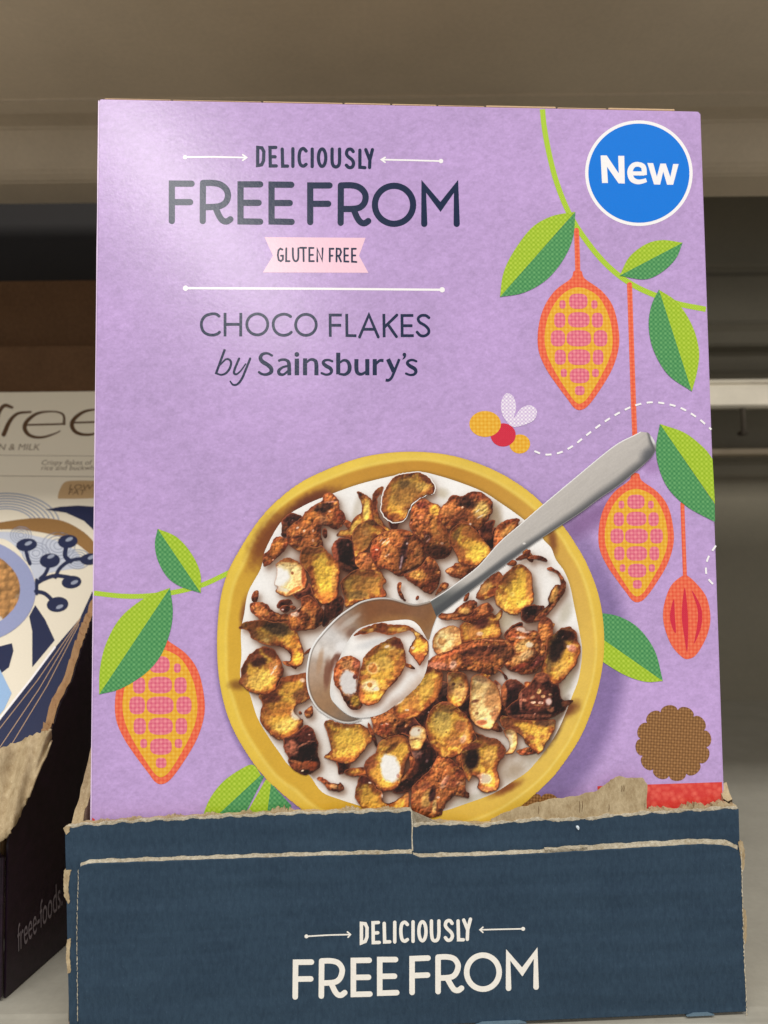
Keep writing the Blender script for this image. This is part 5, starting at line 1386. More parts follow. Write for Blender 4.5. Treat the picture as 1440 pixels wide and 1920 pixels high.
def card(name, c, c2, fibre=(1, 1, 1), scale=500, flutes=0.0, rough=0.75, spec=0.2, speck=0.35):
    """printed or bare corrugated card: fibres, specks and the flutes telegraphing through"""
    q = N(name)
    v = q.coord(fibre)
    n = q.noise(scale, 5, 0.75, v)
    n2 = q.noise(45, 4, 0.6)
    f = q.math('ADD', q.math('MULTIPLY', n, 0.65), q.math('MULTIPLY', n2, 0.35))
    col = q.mix(q.rng(f, 0.34, 0.66, 0, 1), rgba(c), rgba(c2))
    s = q.noise(2600, 2, 0.6, v)
    col = q.mix(q.math('MULTIPLY', q.rng(s, 0.64, 0.78, 0, 1), speck), col, tuple(np.clip(np.array(rgba(c2))[:3] * 1.9 + 0.05, 0, 1)) + (1,))
    q.base(col)
    h = n
    if flutes:
        sx = q.n('ShaderNodeSeparateXYZ')
        q.l(q.coord(), sx.inputs[0])
        wob = q.math('ADD', sx.outputs[1], q.math('MULTIPLY', q.noise(14, 2, 0.5), 0.004))
        fl = q.math('SINE', q.math('MULTIPLY', wob, 2 * math.pi / 0.0072))
        big = q.noise(26, 3, 0.5, q.coord((0.25, 3.0, 1)))
        h = q.math('ADD', q.math('MULTIPLY', n, 0.25), q.math('ADD', q.math('MULTIPLY', fl, 0.05 * flutes), q.math('MULTIPLY', big, 1.3 * flutes)))
    q.bump(h, 0.8, 0.0013) if flutes else q.bump(h, 0.6, 0.0007)
    return q.done(rough, spec)


m_tray = card('tray_navy', (31, 51, 70), (48, 70, 89), (1.0, 0.35, 1), 900, 0.9, 0.62, 0.3, 0.22)
m_cream = card('torn_fibre', (150, 134, 106), (228, 220, 200), (1, 1, 1), 900, 0, 0.9, 0.1, 0.3)
m_tan = card('kraft_liner', (146, 124, 92), (200, 182, 148), (1, 0.5, 1), 500, 0, 0.85, 0.1, 0.3)
m_kraft = card('kraft_brown', (150, 116, 82), (178, 142, 104), (1, 0.5, 1), 400, 0, 0.85, 0.1, 0.3)
m_printwhite = ink('tray_white_ink', (238, 234, 226), 0.05, 0.6, 0.3)

GAP = 0.0046
FT = Frame(FR.O + FR.C * GAP - np.array((0, 0, BZ - 0.0004)), FR.A, (0, 0, 1))
TRAY = empty('shelf_tray', 'navy corrugated shelf tray with torn edge, white lettering, holding the purple box', 'display tray', M=FT.matrix())
TH = 0.003
bot = to_px(FT, FT.px(760, 1900)[0], 0.0)
top_l = [(122, 1554), (150, 1549), (200, 1546), (260, 1541), (330, 1538), (400, 1534), (470, 1531), (540, 1527.5), (610, 1526), (690, 1524), (771, 1521.5)]
top_r = [(774, 1549), (850, 1546), (905, 1550), (960, 1543), (1010, 1539), (1085, 1539), (1160, 1531), (1240, 1525), (1310, 1521), (1385, 1516)]
nav_top = jag(top_l, 3.2, 3.2, 3, 1.0) + [(771.5, 1535), (773, 1548)] + jag(top_r, 3.4, 3.2, 4, 1.0)


def bpx(px_, py_=1910):
    a = FT.px(px_, py_)[0]
    return to_px(FT, a, 0.0003)


side_r = [(1386, 1560), (1389, 1640), (1392, 1720), (1396, 1800)]
side_l = [(127, 1800), (125.5, 1720), (124, 1640), (122.5, 1590)]
m = Mesh(FT)
m.slab(nav_top + side_r + [bpx(1401), bpx(131)] + side_l, -0.0006, 0.0)
m.build('front_wall', m_tray, TRAY)
# white torn fibre just behind the print, then the fluted core and the inner liner
m = Mesh(FT)
cr = jag([(p[0], p[1] - 3.6) for p in top_l], 3.6, 2.4, 11) + [(773.5, 1522), (774.2, 1549)] + jag([(p[0], p[1] - 3.4) for p in top_r], 3.8, 2.4, 12)
m.slab(cr + [(1385, 1600), (124, 1612)], -0.0011, -0.0007)
m.build('torn_edge', m_cream, TRAY)
m = Mesh(FT)
rnd = random.Random(5)


def bumpy(pts, seed):
    P = jag(pts, 2.4, 2.6, seed)
    out = []
    for x, y in P:
        k = 0
        for cx, wd, hh in ((190, 18, 5), (247, 14, 5), (325, 17, 6), (395, 15, 6), (462, 14, 7), (528, 22, 12), (658, 18, 7), (730, 12, 4), (820, 10, 3), (1235, 26, 7), (1303, 24, 13), (1352, 20, 14), (1372, 12, 6)):
            k = max(k, hh * max(0, 1 - ((x - cx) / wd) ** 2) ** 0.5 * (0.55 + 0.5 * math.sin(x * 0.31 + cx) * math.sin(x * 0.83)) )
        out.append((x, y - k))
    return out


m.slab(bumpy([(p[0], p[1] - 2.5) for p in top_l], 21) + [(774, 1549)] + bumpy([(p[0], p[1] - 2.5) for p in top_r], 22) + [(1384, 1600), (124, 1612)], -0.0030, -0.0013)
m.build('inner_liner', m_tan, TRAY)

# torn strip of brown liner standing up behind the edge
m = Mesh(FT)
strip = jag([(922, 1538), (945, 1527), (962, 1521), (1010, 1506), (1050, 1499), (1085, 1494), (1118, 1487), (1136, 1474), (1148, 1464), (1165, 1459), (1190, 1461), (1208, 1459), (1216, 1474), (1212, 1500), (1214, 1528)], 2.6, 3, 31)
Q = [FT.px(*p) for p in strip]
base = [FT.px(p[0] - (4 if p[0] > 1150 else 0), 1552) for p in strip]
nn = len(Q)
for row in range(7):
    t = row / 6
    for i in range(nn):
        bx, by = base[i]
        qx, qy = Q[i]
        z_ = -0.0008 + 0.0004 * math.sin(i * 0.9) * t + 0.0006 * math.sin(i * 0.23 + 1) * t - 0.0012 * t * t
        m.v.append((bx + (qx - bx) * t, by + (qy - by) * t, z_ - 0.0012))
for row in range(6):
    for i in range(nn - 1):
        m.f.append([row * nn + i, row * nn + i + 1, (row + 1) * nn + i + 1, (row + 1) * nn + i])
o = m.build('torn_strip', m_tan, TRAY)
md = o.modifiers.new('thickness', 'SOLIDIFY')
md.thickness = 0.0003
md.offset = 0
m = Mesh(FT)
for (x, y, hh) in ((1087, 1502, 22), (1092, 1502, 20), (1166, 1473, 12), (1170, 1473, 11), (1142, 1508, 14), (1010, 1512, 14)):
    m.stroke([(x, y), (x + 0.6, y + hh * .5), (x - 0.5, y + hh)], [0.8, 1.5, 0.7], -0.0001)
m.build('crease_mark', ink('crease_brown', (104, 82, 56), 0.05, 0.8, 0.1), TRAY)
# fold the creases onto the strip (slightly behind the print, in front of the strip)
for v_ in TRAY.children[-1].data.vertices:
    v_.co.z = -0.00125

# lower flap of the front, cut free along its top and standing slightly proud
lip = jag([(168, 1616), (300, 1611.5), (460, 1606), (620, 1601), (772, 1598)], 0.9, 4, 41) + jag([(786, 1605), (900, 1602), (1012, 1597), (1153, 1589), (1314, 1579.5), (1362, 1583)], 0.9, 4, 42)
left_c = [(147.5, 1640), (149, 1628), (155, 1620)]
right_c = [(1377, 1589), (1384, 1598), (1387, 1612)]
m = Mesh(FT)
m.slab([bpx(150), (147.5, 1780), (146.8, 1700)] + left_c + lip + right_c + [(1390, 1700), (1393, 1800), bpx(1397)], 0.00003, 0.0011)
flap = m.build('front_flap', m_tray, TRAY)
md = flap.modifiers.new('soft_edge', 'BEVEL')
md.width = 0.0003
md.segments = 2
md.limit_method = 'ANGLE'
md.angle_limit = 0.7
# torn paper along the cut
m = Mesh(FT)


def ribbon_edge(pts, up, seed, c):
    a = jag(pts, 0.8, 3, seed, 0.9)
    b2 = jag(pts, 1.8, 2.6, seed + 1, -up)
    m.slab(a + b2[::-1], 0.00004, c)


ribbon_edge([(153, 1621), (168, 1615.5), (300, 1611), (460, 1605.5), (620, 1600.5), (772, 1597)], 4.2, 51, 0.0009)
ribbon_edge([(774, 1602), (786, 1604.5), (900, 1601.5), (1012, 1596.5), (1100, 1591)], 4.4, 53, 0.0009)
ribbon_edge([(1020, 1596), (1153, 1588), (1314, 1579), (1362, 1582.5), (1380, 1590)], 7.0, 55, 0.0009)
m.build('cut_edge', m_cream, TRAY)
# slit between the two halves of the top edge, and the perforations down both sides
m = Mesh(FT)
m.stroke([(771.5, 1524), (773.2, 1548), (772.4, 1570), (773.5, 1594)], [2.0, 2.4, 1.8, 2.6], 0.00006)
m.build('slit', m_cream, TRAY)
m = Mesh(FT)
rnd = random.Random(9)
y = 1628
while y < 1912:
    ln = rnd.uniform(4, 11)
    xx = np.interp(y, [1628, 1740, 1912], [149.5, 146.6, 148.2])
    m.stroke([(xx + rnd.uniform(-.6, .6), y), (xx + rnd.uniform(-.9, .9), y + ln * .5), (xx + rnd.uniform(-.6, .6), y + ln)], [0.7, rnd.uniform(1.0, 2.0), 0.7], 0.00116)
    y += ln + rnd.uniform(0.5, 3.0)
m.build('perforation', m_cream, TRAY)
m = Mesh(FT)
y = 1592
while y < 1905:
    ln = rnd.uniform(4, 12)
    xx = np.interp(y, [1592, 1700, 1905], [1386.5, 1389, 1396.5])
    m.stroke([(xx + rnd.uniform(-.7, .7), y), (xx + rnd.uniform(-1, 1), y + ln * .5), (xx + rnd.uniform(-.7, .7), y + ln)], [0.8, rnd.uniform(1.4, 2.8), 0.8], 0.00116)
    y += ln + rnd.uniform(0.5, 2.0)
m.build('perforation', m_cream, TRAY)
# ragged brown tabs sticking out at both side edges
m = Mesh(FT)
for pts in ([(120, 1632), (134, 1630), (130, 1645), (128, 1665), (131, 1690), (129, 1694), (121, 1680), (119, 1655)], [(126, 1762), (133, 1758), (131, 1790), (133, 1822), (127, 1824), (124, 1795)],
            [(1384, 1578), (1392, 1577), (1396, 1600), (1395, 1626), (1390, 1640), (1388, 1610)], [(1391, 1702), (1398, 1706), (1400, 1738), (1398, 1768), (1393, 1770), (1394, 1735)], [(119, 1552), (130, 1549), (131, 1560), (124, 1566)]):
    m = Mesh(FT)
    m.slab(jag(pts + [pts[0]], 1.6, 3, int(pts[0][1]))[:-1], -0.0024, 0.0002)
    m.build('torn_tab', m_tan, TRAY)
m_tab = ink('tab_blue', (96, 118, 134), 0.1, 0.7, 0.2)
# pale locking tabs peeping out under the bottom edge
m = Mesh(FT)
for (x0, x1) in ((1284, 1336), (890, 985)):
    A0 = FT.px(x0, 1910)[0]
    A1 = FT.px(x1, 1910)[0]
    m = Mesh(FT)
    m.slab([to_px(FT, A0, 0.0), to_px(FT, A1, 0.0), to_px(FT, A1 - 0.002, 0.0008), to_px(FT, A0 + 0.002, 0.0008)], 0.0, 0.0016)
    m.build('bottom_tab', m_tab, TRAY)

# lettering on the flap
D1, D2 = zoom(540, 1700, 1 / 6), zoom(780, 1700, 1 / 6)
DT1 = [[([(825, 167), (868, 171), (888, 215), (887, 320), (868, 368), (825, 385)], {'c': True})], [([(1015, 157), (955, 160), (958, 382), (1025, 380)],), ([(957, 275), (1008, 272)],)], [([(1080, 167), (1085, 375), (1142, 373)],)],
       [([(1198, 155), (1198, 375)],)], [([(1340, 180), (1312, 155), (1278, 175), (1266, 250), (1278, 340), (1310, 366), (1340, 348)], sm)], [([(1403, 150), (1403, 368)],)]]
DT2 = [[([], {'e': (68, 255, 40, 106)})], [([(168, 140), (170, 280), (182, 345), (210, 362), (240, 342), (252, 280), (252, 140)], sm)],
       [([(400, 167), (375, 137), (337, 147), (325, 190), (345, 225), (390, 270), (403, 310), (385, 348), (350, 355), (325, 327)], sm)], [([(467, 140), (472, 350), (525, 350)],)], [([(530, 130), (574, 240)],), ([(605, 120), (575, 235), (570, 345)],)]]
FT1 = [[([(84, 990), (88, 602), (265, 600)],), ([(88, 790), (258, 788)],)], [([(376, 980), (380, 588)],), ([(380, 588), (480, 586), (560, 607), (603, 660), (608, 718), (580, 788), (520, 826), (380, 836)], sm), ([(490, 845), (528, 925), (560, 963), (598, 970), (638, 942)], sm)],
       [([(912, 580), (735, 582), (735, 962), (920, 958)],), ([(735, 772), (905, 770)],)], [([(1207, 572), (1030, 572), (1030, 948), (1220, 942)],), ([(1030, 760), (1195, 758)],)]]
FT2 = [[([(-48, 940), (-48, 562), (130, 555)],), ([(-48, 752), (125, 745)],)], [([(243, 930), (243, 545)],), ([(243, 545), (340, 542), (420, 562), (463, 620), (463, 678), (430, 743), (370, 772), (243, 780)], sm), ([(350, 790), (395, 870), (428, 910), (470, 916), (505, 892)], sm)],
       [([], {'e': (745, 713, 182, 190)})], [([(1032, 893), (1028, 520), (1185, 710), (1335, 500), (1340, 880)],)]]
lettering('heading_lettering', FT, [(D1, DT1), (D2, DT2)], 38, 0.00115, m_printwhite, TRAY)
lettering('title_lettering', FT, [(D1, FT1), (D2, FT2)], 62, 0.00115, m_printwhite, TRAY)
for q_ in ((D1, [[([(212, 312), (450, 298), (690, 292)],), ([(668, 262), (703, 291), (675, 322)],), ([(210, 312)], {'dot': 22})]]), (D2, [[([(715, 239), (960, 233), (1195, 228)],), ([(745, 210), (712, 239), (745, 268)],), ([(1195, 228)], {'dot': 22})]])):
    lettering('arrow_line', FT, [q_], 16, 0.00115, m_printwhite, TRAY)

# side walls, floor and back of the tray
aTL, aTR = FT.px(124, 1700)[0], FT.px(1390, 1700)[0]
DEP = -0.075
bm = bmesh.new()
box_bm(bm, aTL, aTR, 0.0, 0.0030, DEP, -0.0031, 0.0003, 1)
bm_obj('tray_floor', bm, m_kraft, TRAY)


def side_wall(a0, a1, tops, seed, name):
    """wall running back from the front corner, top edge torn"""
    rnd = random.Random(seed)
    cs = np.linspace(-0.0031, DEP, 44)
    tb = [np.interp(-c, [-t[0] for t in tops], [t[1] for t in tops]) + rnd.uniform(-0.0006, 0.0006) for c in cs]
    mm = Mesh(FT)
    for c, t in zip(cs, tb):
        w1, w2 = rnd.uniform(-0.0002, 0.0002), rnd.uniform(-0.0002, 0.0002)
        mm.v += [(a0, 0.0031, c), (a0 + w1, t, c), ((a0 + a1) / 2, t - 0.0009, c), (a1 + w2, t + rnd.uniform(-0.0012, 0.0006), c), (a1, 0.0031, c)]
    for i in range(len(cs) - 1):
        for j in range(4):
            mm.f.append([i * 5 + j, i * 5 + j + 1, i * 5 + 6 + j, i * 5 + 5 + j])
    return mm.build(name, m_cream if 0 else m_tan, TRAY)


zt = FT.px(124, 1555)[1]
side_wall(aTL, aTL + TH, [(-0.0031, zt), (-0.010, zt + 0.0065), (-0.022, zt + 0.020), (-0.05, zt + 0.034), (-0.075, zt + 0.040)], 61, 'left_wall')
zt2 = FT.px(1385, 1500)[1]
side_wall(aTR - TH, aTR, [(-0.0031, zt2 - 0.001), (-0.006, zt2 + 0.0035), (-0.012, zt2 + 0.001), (-0.02, zt2 + 0.002), (-0.075, zt2 + 0.002)], 62, 'right_wall')
bm = bmesh.new()
box_bm(bm, aTL + TH + 0.0002, aTR - TH - 0.0002, 0.0031, zt + 0.03, DEP, DEP + 0.003, 0.0003, 1)
bm_obj('rear_wall', bm, m_kraft, TRAY)

# crumb of paper on the torn edge
bm = bmesh.new()
bmesh.ops.create_icosphere(bm, subdivisions=2, radius=0.0008)
for v_ in bm.verts:
    v_.co.x *= 0.55
    v_.co.y *= 0.95
    v_.co.z *= 0.4
    v_.co += Vector((random.uniform(-1, 1), random.uniform(-1, 1), random.uniform(-1, 1))) * 0.0001
cr_ = bm_obj('paper_crumb', bm, ink('crumb_white', (214, 226, 236), 0.05, 0.8, 0.2))
pa, pb = FT.px(1083, 1551)
cr_.matrix_world = FT.matrix() @ Matrix.Translation((pa, pb, 0.0003)) @ Matrix.Rotation(0.35, 4, 'Z')
tag(cr_, 'tiny white crumb of paper stuck on the navy tray front', 'paper crumb')

# ------------------------------------------------------------------ the tray and carton at the left
# side wall plane of the dark tray, from two points where it meets the shelf


def floor_pt(px_, py_):
    d = ray(px_, py_)
    return CAM + d * (-CAM[2] / d[2])


g0, g1 = floor_pt(8, 1876), floor_pt(119, 1777)
dirn = nrm((g1 - g0) * np.array((1, 1, 0)))
FW = Frame((g0[0], g0[1], 0.0004), dirn, (0, 0, 1))      # outward = to the right, towards the purple box
DT = empty('shelf_tray', 'dark plum shelf tray at the left with a torn sloping side and web lettering', 'display tray', M=FW.matrix())
q = N('tray_plum')
n_ = q.noise(300, 4, 0.7)
q.base(q.mix(q.rng(n_, 0.35, 0.65, 0, 1), rgba((26, 14, 25)), rgba((38, 21, 36))))
q.bump(n_, 0.2, 0.0004)
m_plum = q.done(0.45, 0.4)
edge_px = [(20, 1556), (36, 1528), (59, 1473), (79, 1417), (95, 1374), (103, 1350), (139, 1263), (158, 1200), (170, 1172), (182, 1140), (200, 1095), (215, 1060)]
ee = [FW.px(*p) for p in edge_px]
a_front = FW.px(14, 1700)[0]
rnd = random.Random(77)
dense = []
for (a0, b0), (a1, b1) in zip(ee[:-1], ee[1:]):
    for k in range(6):
        t = k / 6
        dense.append((a0 + (a1 - a0) * t + rnd.uniform(-.0003, .0003), b0 + (b1 - b0) * t + rnd.uniform(-.0008, .0008)))
dense.append(ee[-1])
m = Mesh(FW)
a_back = ee[-1][0]
ring = [(a_front, 0.0)] + [(a_back, 0.0)] + dense[::-1] + [(a_front, dense[0][1] - 0.004)]
nR = len(ring)
m.v = [(a, b2, 0.0) for a, b2 in ring] + [(a, b2, -0.0008) for a, b2 in ring]
m.f.append(list(range(nR)))
m.f.append(list(range(2 * nR - 1, nR - 1, -1)))
for j in range(nR):
    m.f.append([j, nR + j, nR + (j + 1) % nR, (j + 1) % nR])
m.build('side_wall', m_plum, DT)
# fluted, torn thickness of the same wall
m = Mesh(FW)
for i, (a, b2) in enumerate(dense):
    zz = 0.0006 * math.sin(i * 1.9)
    m.v += [(a - 0.0002, b2 + 0.0004 + rnd.uniform(-.0002, .0004), -0.0003), (a, b2 - 0.0004, -0.0016 + zz), (a, b2 + 0.0003 + zz * 0.4, -0.0026), (a, b2 + rnd.uniform(-.0006, .0012), -0.0036), (a, b2 - 0.012, -0.0036)]
for i in range(len(dense) - 1):
    for j in range(4):
        m.f.append([i * 5 + j, i * 5 + j + 1, i * 5 + 6 + j, i * 5 + 5 + j])
m.build('torn_edge', m_kraft, DT)
# web lettering, pale grey, slanting up the wall
m = Mesh(FW)
e0, e1 = FW.px(38, 1768), FW.px(124, 1680)
t0 = to_px(FW, *e0)
stepx = ((124 - 38) / 5.1, (1680 - 1768) / 5.1)
m.text('freee-foods.', (32, 1786), (17.5, -18.6), (-1.0, -74), 0.0002, 0.0)
m.build('side_lettering', ink('grey_print', (128, 120, 128), 0.05, 0.6, 0.3), DT)
# front wall, mostly out of frame, turning the corner
aF = a_front
m = Mesh(FW)
P0 = FW.O + FW.A * aF
bm = bmesh.new()
box_bm(bm, aF - 0.0034, aF - 0.0002, 0.0, dense[0][1] - 0.006, -0.21, -0.0002, 0.0012, 3)
bm_obj('front_wall', bm, m_plum, DT)
# torn brown liner hanging over the front corner
m = Mesh(FW)
top = [(-120, 1452), (-60, 1425), (0, 1408), (30, 1393), (60, 1378), (84, 1371), (99, 1370)]
botm = [(-120, 1640), (-60, 1612), (0, 1583), (22, 1560), (40, 1524), (62, 1470), (93, 1392)]
FLP = Frame(at(40, 1500, 0.243), (1, 0.25, 0), (0, 0.28, 1))
nn = 40
for r_ in range(10):
    t = r_ / 9
    for i in range(nn):
        s_ = i / (nn - 1) * 6
        k = min(int(s_), 5)
        fx = s_ - k
        tp = np.array(top[k]) * (1 - fx) + np.array(top[k + 1]) * fx
        bp = np.array(botm[k]) * (1 - fx) + np.array(botm[k + 1]) * fx
        p = tp * (1 - t) + bp * t + (np.array((rnd.uniform(-2, 2), rnd.uniform(-3, 3))) if r_ in (0, 9) else 0)
        d = 0.0008 * math.sin(i * 0.55 + t * 3) + 0.0012 * math.sin(t * 5 + i * 0.2) + 0.004 * (t - 0.5) ** 2
        a, b2 = FLP.px(*p)
        m.v.append(tuple(np.array(DT.matrix_world.inverted() @ Vector(FLP.O + FLP.A * a + FLP.B * b2 + FLP.C * d))))
for r_ in range(9):
    for i in range(nn - 1):
        m.f.append([r_ * nn + i, (r_ + 1) * nn + i, (r_ + 1) * nn + i + 1, r_ * nn + i + 1])
o = m.build('torn_liner', m_tan, DT, smooth=True)
md = o.modifiers.new('thickness', 'SOLIDIFY')
md.thickness = 0.0006
# far wall of the same tray: bare brown card behind the leaning carton
bm = bmesh.new()
zA = CAM[2] + ray(90, 516)[2] * 0.50
zB = CAM[2] + ray(90, 647)[2] * 0.485
PW = np.array((0, 0.50, 0))
mw = DT.matrix_world.inverted()


def world_box(x0, x1, y0, y1, z0, z1, bev, name, mat, parent):
    bm = bmesh.new()
    box_bm(bm, x0, x1, y0, y1, z0, z1, bev, 2)
    o = bm_obj(name, bm, mat)
    if parent is not None:
        o.parent = parent
        o.matrix_parent_inverse = parent.matrix_world.inverted()
    return o


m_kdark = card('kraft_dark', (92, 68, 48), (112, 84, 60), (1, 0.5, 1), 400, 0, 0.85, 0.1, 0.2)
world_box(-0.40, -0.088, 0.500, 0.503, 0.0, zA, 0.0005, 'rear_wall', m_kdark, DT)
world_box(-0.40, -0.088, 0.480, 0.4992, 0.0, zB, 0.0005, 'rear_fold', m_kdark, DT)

# made-up dark box, added behind to stand in for deep shade
shade_box = world_box(-0.55, -0.045, 0.545, 0.60, 0.0, CAM[2] + ray(90, 352)[2] * 0.545, 0.001, 'shade_block', ink('shade_black', (50, 48, 48), 0.1, 0.6, 0.2), None)
tag(shade_box, 'dark box added to stand in for deep shade at the back left, under the overhead shelf', 'shade_block')

# cream carton leaning back in the tray
dB, dT = 0.247, 0.452
pb_, pt_ = at(-22, 1560, dB), at(360, 731, dT)
up_ = nrm(np.array((0, pt_[1] - pb_[1], pt_[2] - pb_[2])))
FC = Frame(pb_, (1, 0, 0), up_)
CAR = empty('cereal_carton', 'cream cereal carton with berries and a blue bowl, leaning back at the left', 'cereal box', M=FC.matrix())
m_carton = ink('carton_cream', (232, 224, 204), 0.03, 0.4, 0.4)
hC = FC.px(360, 731)[1]
aTop = FC.px(360, 731)[0]
WC = 0.20
bm = bmesh.new()
vs = [bm.verts.new(p) for p in ((-WC, 0, -0.05), (0.0, 0, -0.05), (aTop, hC, -0.05), (aTop - WC, hC, -0.05), (-WC, 0, 0), (0.0, 0, 0), (aTop, hC, 0), (aTop - WC, hC, 0))]
for f in ((3, 2, 1, 0), (4, 5, 6, 7), (0, 1, 5, 4), (1, 2, 6, 5), (2, 3, 7, 6), (3, 0, 4, 7)):
    bm.faces.new([vs[i] for i in f])
bmesh.ops.bevel(bm, geom=bm.edges[:], offset=0.0006, segments=2, affect='EDGES')
bm_obj('carton_body', bm, m_carton, CAR)
LC = lambda n: 0.00003 * n
V8 = zoom(0, 700, 200 / 711)
m_brownink = ink('ink_brown_text', (92, 66, 44), 0.05, 0.4)
m_navy2 = ink('ink_deep_navy', (28, 38, 74), 0.08, 0.4)
m_slate = ink('ink_slate', (150, 158, 178), 0.05, 0.4)
m_ochre = ink('ink_ochre', (150, 112, 66), 0.12, 0.4)
m_pblue = ink('ink_periwinkle', (150, 158, 196), 0.05, 0.4)
m_sky = ink('ink_sky', (150, 184, 222), 0.05, 0.4)
m_flk = ink('bran_print', (166, 122, 74), 0.25, 0.4)
# title
m = Mesh(FC)
k8 = 200 / 711
T = [([(-40, 400), (-10, 270), (30, 215), (80, 228)], {'s': True, 'w': [24, 24, 24, 18]}),
     ([(25, 408), (65, 320), (120, 268), (205, 258)], {'s': True, 'w': [30, 26, 18, 14]}),
     ([(165, 345), (425, 338)], {'w': 12}), ([(428, 338), (420, 275), (350, 255), (250, 268), (180, 320), (165, 370), (200, 415), (275, 428), (360, 405), (400, 385)], {'s': True, 'w': [18, 14, 10, 18, 26, 28, 22, 16, 10, 8]}),
     ([(480, 330), (740, 322)], {'w': 12}), ([(745, 322), (735, 262), (665, 242), (565, 255), (495, 305), (480, 355), (515, 398), (590, 410), (675, 390), (720, 370)], {'s': True, 'w': [18, 14, 10, 18, 26, 28, 22, 16, 10, 8]})]
for i, s in enumerate(T):
    m.stroke(V8(s[0]), [q_ * k8 for q_ in (s[1]['w'] if hasattr(s[1]['w'], '__len__') else [s[1]['w']] * len(s[0]))], LC(1) + i * 1.5e-5, smooth=s[1].get('s', False))
m.build('title_lettering', m_brownink, CAR)
m = Mesh(FC)
m.text('GRAIN & MILK', V8([(-170, 512)])[0], (19, 0), (4.5, -17), LC(1), 0.0)
m.text('Crispy flakes of', V8([(272, 610)])[0], (15, 0), (4, -13), LC(1), 0.0)
m.text('rice and buckwheat', V8([(270, 645)])[0], (15, 0), (4, -13), LC(1), 0.0)
m.stroke(V8([(-200, 545), (700, 552)]), 0.8, LC(1), cap=False)
m.stroke(V8([(-200, 682), (700, 690)]), 1.0, LC(1), cap=False)
m.build('small_lettering', ink('ink_grey_text', (128, 112, 96), 0.05, 0.4), CAR)
m = Mesh(FC)
m.poly(V8(catmull([(385, 830), (405, 760), (440, 722), (520, 715), (620, 716), (700, 720), (690, 800), (640, 830), (520, 836), (420, 836)], True, 4)), LC(1))
o = m.build('claim_badge', ink('ink_tan', (192, 160, 118), 0.05, 0.4), CAR)
m = Mesh(FC)
m.text('LOW', V8([(455, 775)])[0], (19, 0), (4, -14), LC(2), 0.0)
m.text('FAT', V8([(450, 810)])[0], (18.5, 0), (4, -14), LC(2), 0.0)
m.build('claim_lettering', ink('ink_dark_tan', (110, 84, 56), 0.05, 0.4), o)
# wave rings, ochre band, navy leaf, berries
m = Mesh(FC)
for i, r_ in enumerate((420, 385, 350, 315, 280, 245, 215)):
    P = [(40 + r_ * 0.85 * math.cos(t), 1010 + r_ * 0.50 * math.sin(t)) for t in np.linspace(math.pi, 2 * math.pi, 30)]
    m.stroke(V8(P), 2.4, LC(1) + i * 1e-6, cap=False)
for (cx, cy, rr) in ((240, 1200, 90), (390, 1150, 110), (140, 1080, 70), (520, 1240, 80)):
    for j in range(4):
        P = [(cx + rr * (1 - j * .24) * math.cos(t), cy + rr * 0.8 * (1 - j * .24) * math.sin(t)) for t in np.linspace(0, 2 * math.pi, 30)]
        m.stroke(V8(P), 1.6, LC(3) + j * 1e-6, cap=False)
m.build('wave_print', m_slate, CAR)
m = Mesh(FC)
m.poly(V8(catmull([(-60, 1010), (60, 985), (250, 965), (420, 985), (560, 1060), (640, 1150), (650, 1240), (580, 1190), (500, 1130), (380, 1085), (240, 1055), (60, 1040), (-60, 1045)], True, 4)), LC(2) + 3e-5)
m.build('ochre_band', m_ochre, CAR)
m = Mesh(FC)
m.poly(V8(catmull([(-60, 1060), (100, 1060), (260, 1090), (420, 1130), (520, 1200), (560, 1290), (440, 1310), (300, 1340), (240, 1380), (180, 1250), (60, 1120), (-60, 1090)], True, 4)), LC(2))
m.build('pale_wave', ink('ink_pale_blue', (196, 202, 216), 0.06, 0.4), CAR)
m = Mesh(FC)
m.poly(V8([(300, 910), (400, 890), (520, 882), (640, 890), (760, 930), (760, 1120), (640, 1060), (560, 985), (440, 930)]), LC(3))
for i, (P, w_) in enumerate((([(245, 1400), (300, 1370), (370, 1350), (460, 1360)], 26), ([(370, 1360), (400, 1300), (470, 1250), (560, 1235)], 24), ([(470, 1255), (435, 1220), (440, 1160)], 30), ([(270, 1370), (300, 1340), (325, 1290)], 24),
                             ([(200, 1270), (185, 1230), (175, 1190)], 24), ([(240, 1455), (300, 1470), (350, 1515)], 26), ([(245, 1380), (245, 1470)], 22))):
    m.stroke(V8(P), w_ * k8, LC(4) + i * 1.5e-5, smooth=True)
for i, (cx, cy, rx, ry) in enumerate(((178, 1145, 70, 42), (452, 1122, 66, 44), (333, 1250, 68, 48), (600, 1240, 66, 38), (477, 1393, 66, 42), (384, 1542, 72, 50))):
    (x, y), = V8([(cx, cy)])
    m.ellipse(x, y, rx * k8, ry * k8, LC(5) + i * 1e-6, 32, -0.12)
m.poly(V8([(235, 1545), (300, 1640), (365, 1780), (215, 1960), (215, 1850), (215, 1720), (195, 1620)]), LC(3))
m.poly(V8([(-40, 1830), (80, 1800), (90, 1850), (60, 1960), (-20, 2020), (-60, 1940)]), LC(3))
m.build('berry_print', m_navy2, CAR)
m = Mesh(FC)
for i, (cx, cy) in enumerate(((190, 1135), (462, 1108), (340, 1222), (610, 1228), (497, 1395), (398, 1558))):
    (x, y), = V8([(cx, cy)])
    m.ellipse(x, y, 26 * k8, 12 * k8, LC(6), 20, -0.4)
m.build('berry_glint', m_slate, CAR)
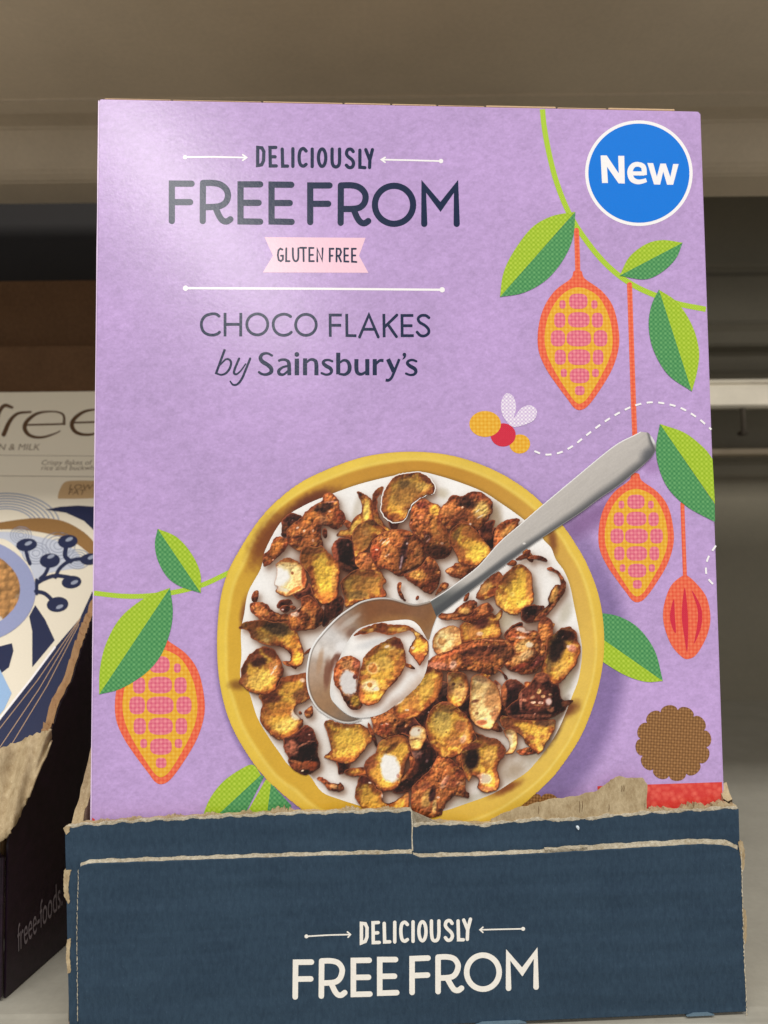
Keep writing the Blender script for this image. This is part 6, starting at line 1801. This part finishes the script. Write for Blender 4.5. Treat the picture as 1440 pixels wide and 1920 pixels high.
# right hand stripe of the carton with its white and gold lines (seen between face and tray edge)
V1 = zoom(0, 1160, 460 / 1162)
m = Mesh(FC)
m.poly([(173, 1110), (150, 1160), (103, 1215), (60, 1275), (0, 1352), (-60, 1425), (-60, 1560), (-22, 1552), (60, 1430), (112, 1330), (158, 1215), (200, 1120)], LC(7))
m.build('navy_stripe', m_navy2, CAR)
m = Mesh(FC)
m.stroke([(104, 1213), (60, 1272), (0, 1348), (-40, 1398)], 3.4, LC(8), cap=False)
m.build('white_line', m_white, CAR)
m = Mesh(FC)
for i, (x0, y0, x1, y1) in enumerate(((152, 1158, -20, 1392), (150, 1163, -12, 1420), (149, 1170, 20, 1400))):
    m.stroke([(x0, y0), ((x0 + x1) / 2 + 4, (y0 + y1) / 2 + 2), (x1, y1)], 1.5, LC(8) + i * 1e-5, cap=False)
m.build('gold_line', ink('ink_gold_line', (176, 146, 118), 0.05, 0.4), CAR)
m = Mesh(FC)
m.poly([(0, 1255), (22, 1300), (8, 1330), (-20, 1365), (-60, 1330), (-40, 1255)], LC(3) + 2e-5)
m.build('sky_panel', m_sky, CAR)
# bowl of bran flakes printed on it
m = Mesh(FC)
m.ellipse(-62, 1108, 129, 100, LC(6), 64)
bw = m.build('printed_bowl', m_pblue, CAR)
rb = random.Random(21)


def paint_bran(x, y, d):
    h1 = domes(x, y, 13, 2)
    s = domes(x, y, 13, 2) - domes(x - 1.2, y - 1.4, 13, 2) + 0.6 * (fbm(x, y, 7, 9) - fbm(x - 1.2, y - 1.2, 7, 9))
    c = np.array((158, 116, 70)) * (0.7 + 0.5 * fbm(x, y, 14, 4) + 0.25 * h1)[:, None] * np.clip(1 + 0.9 * s, 0.4, 1.6)[:, None]
    mk = sstep(0.62, 0.7, fbm(x, y, 22, 31))[:, None] * sstep(1080, 1180, y)[:, None]
    return c * (1 - mk) + np.array((220, 216, 208)) * mk


raster(FC, [(-62 + 100 * math.cos(t), 1106 + 76 * math.sin(t)) for t in np.linspace(0, 2 * math.pi, 60)[:-1]], 2.2, paint_bran, LC(7), 'printed_flakes', vcol('bran_photo', 0.08, 0.4, 0.4), bw)
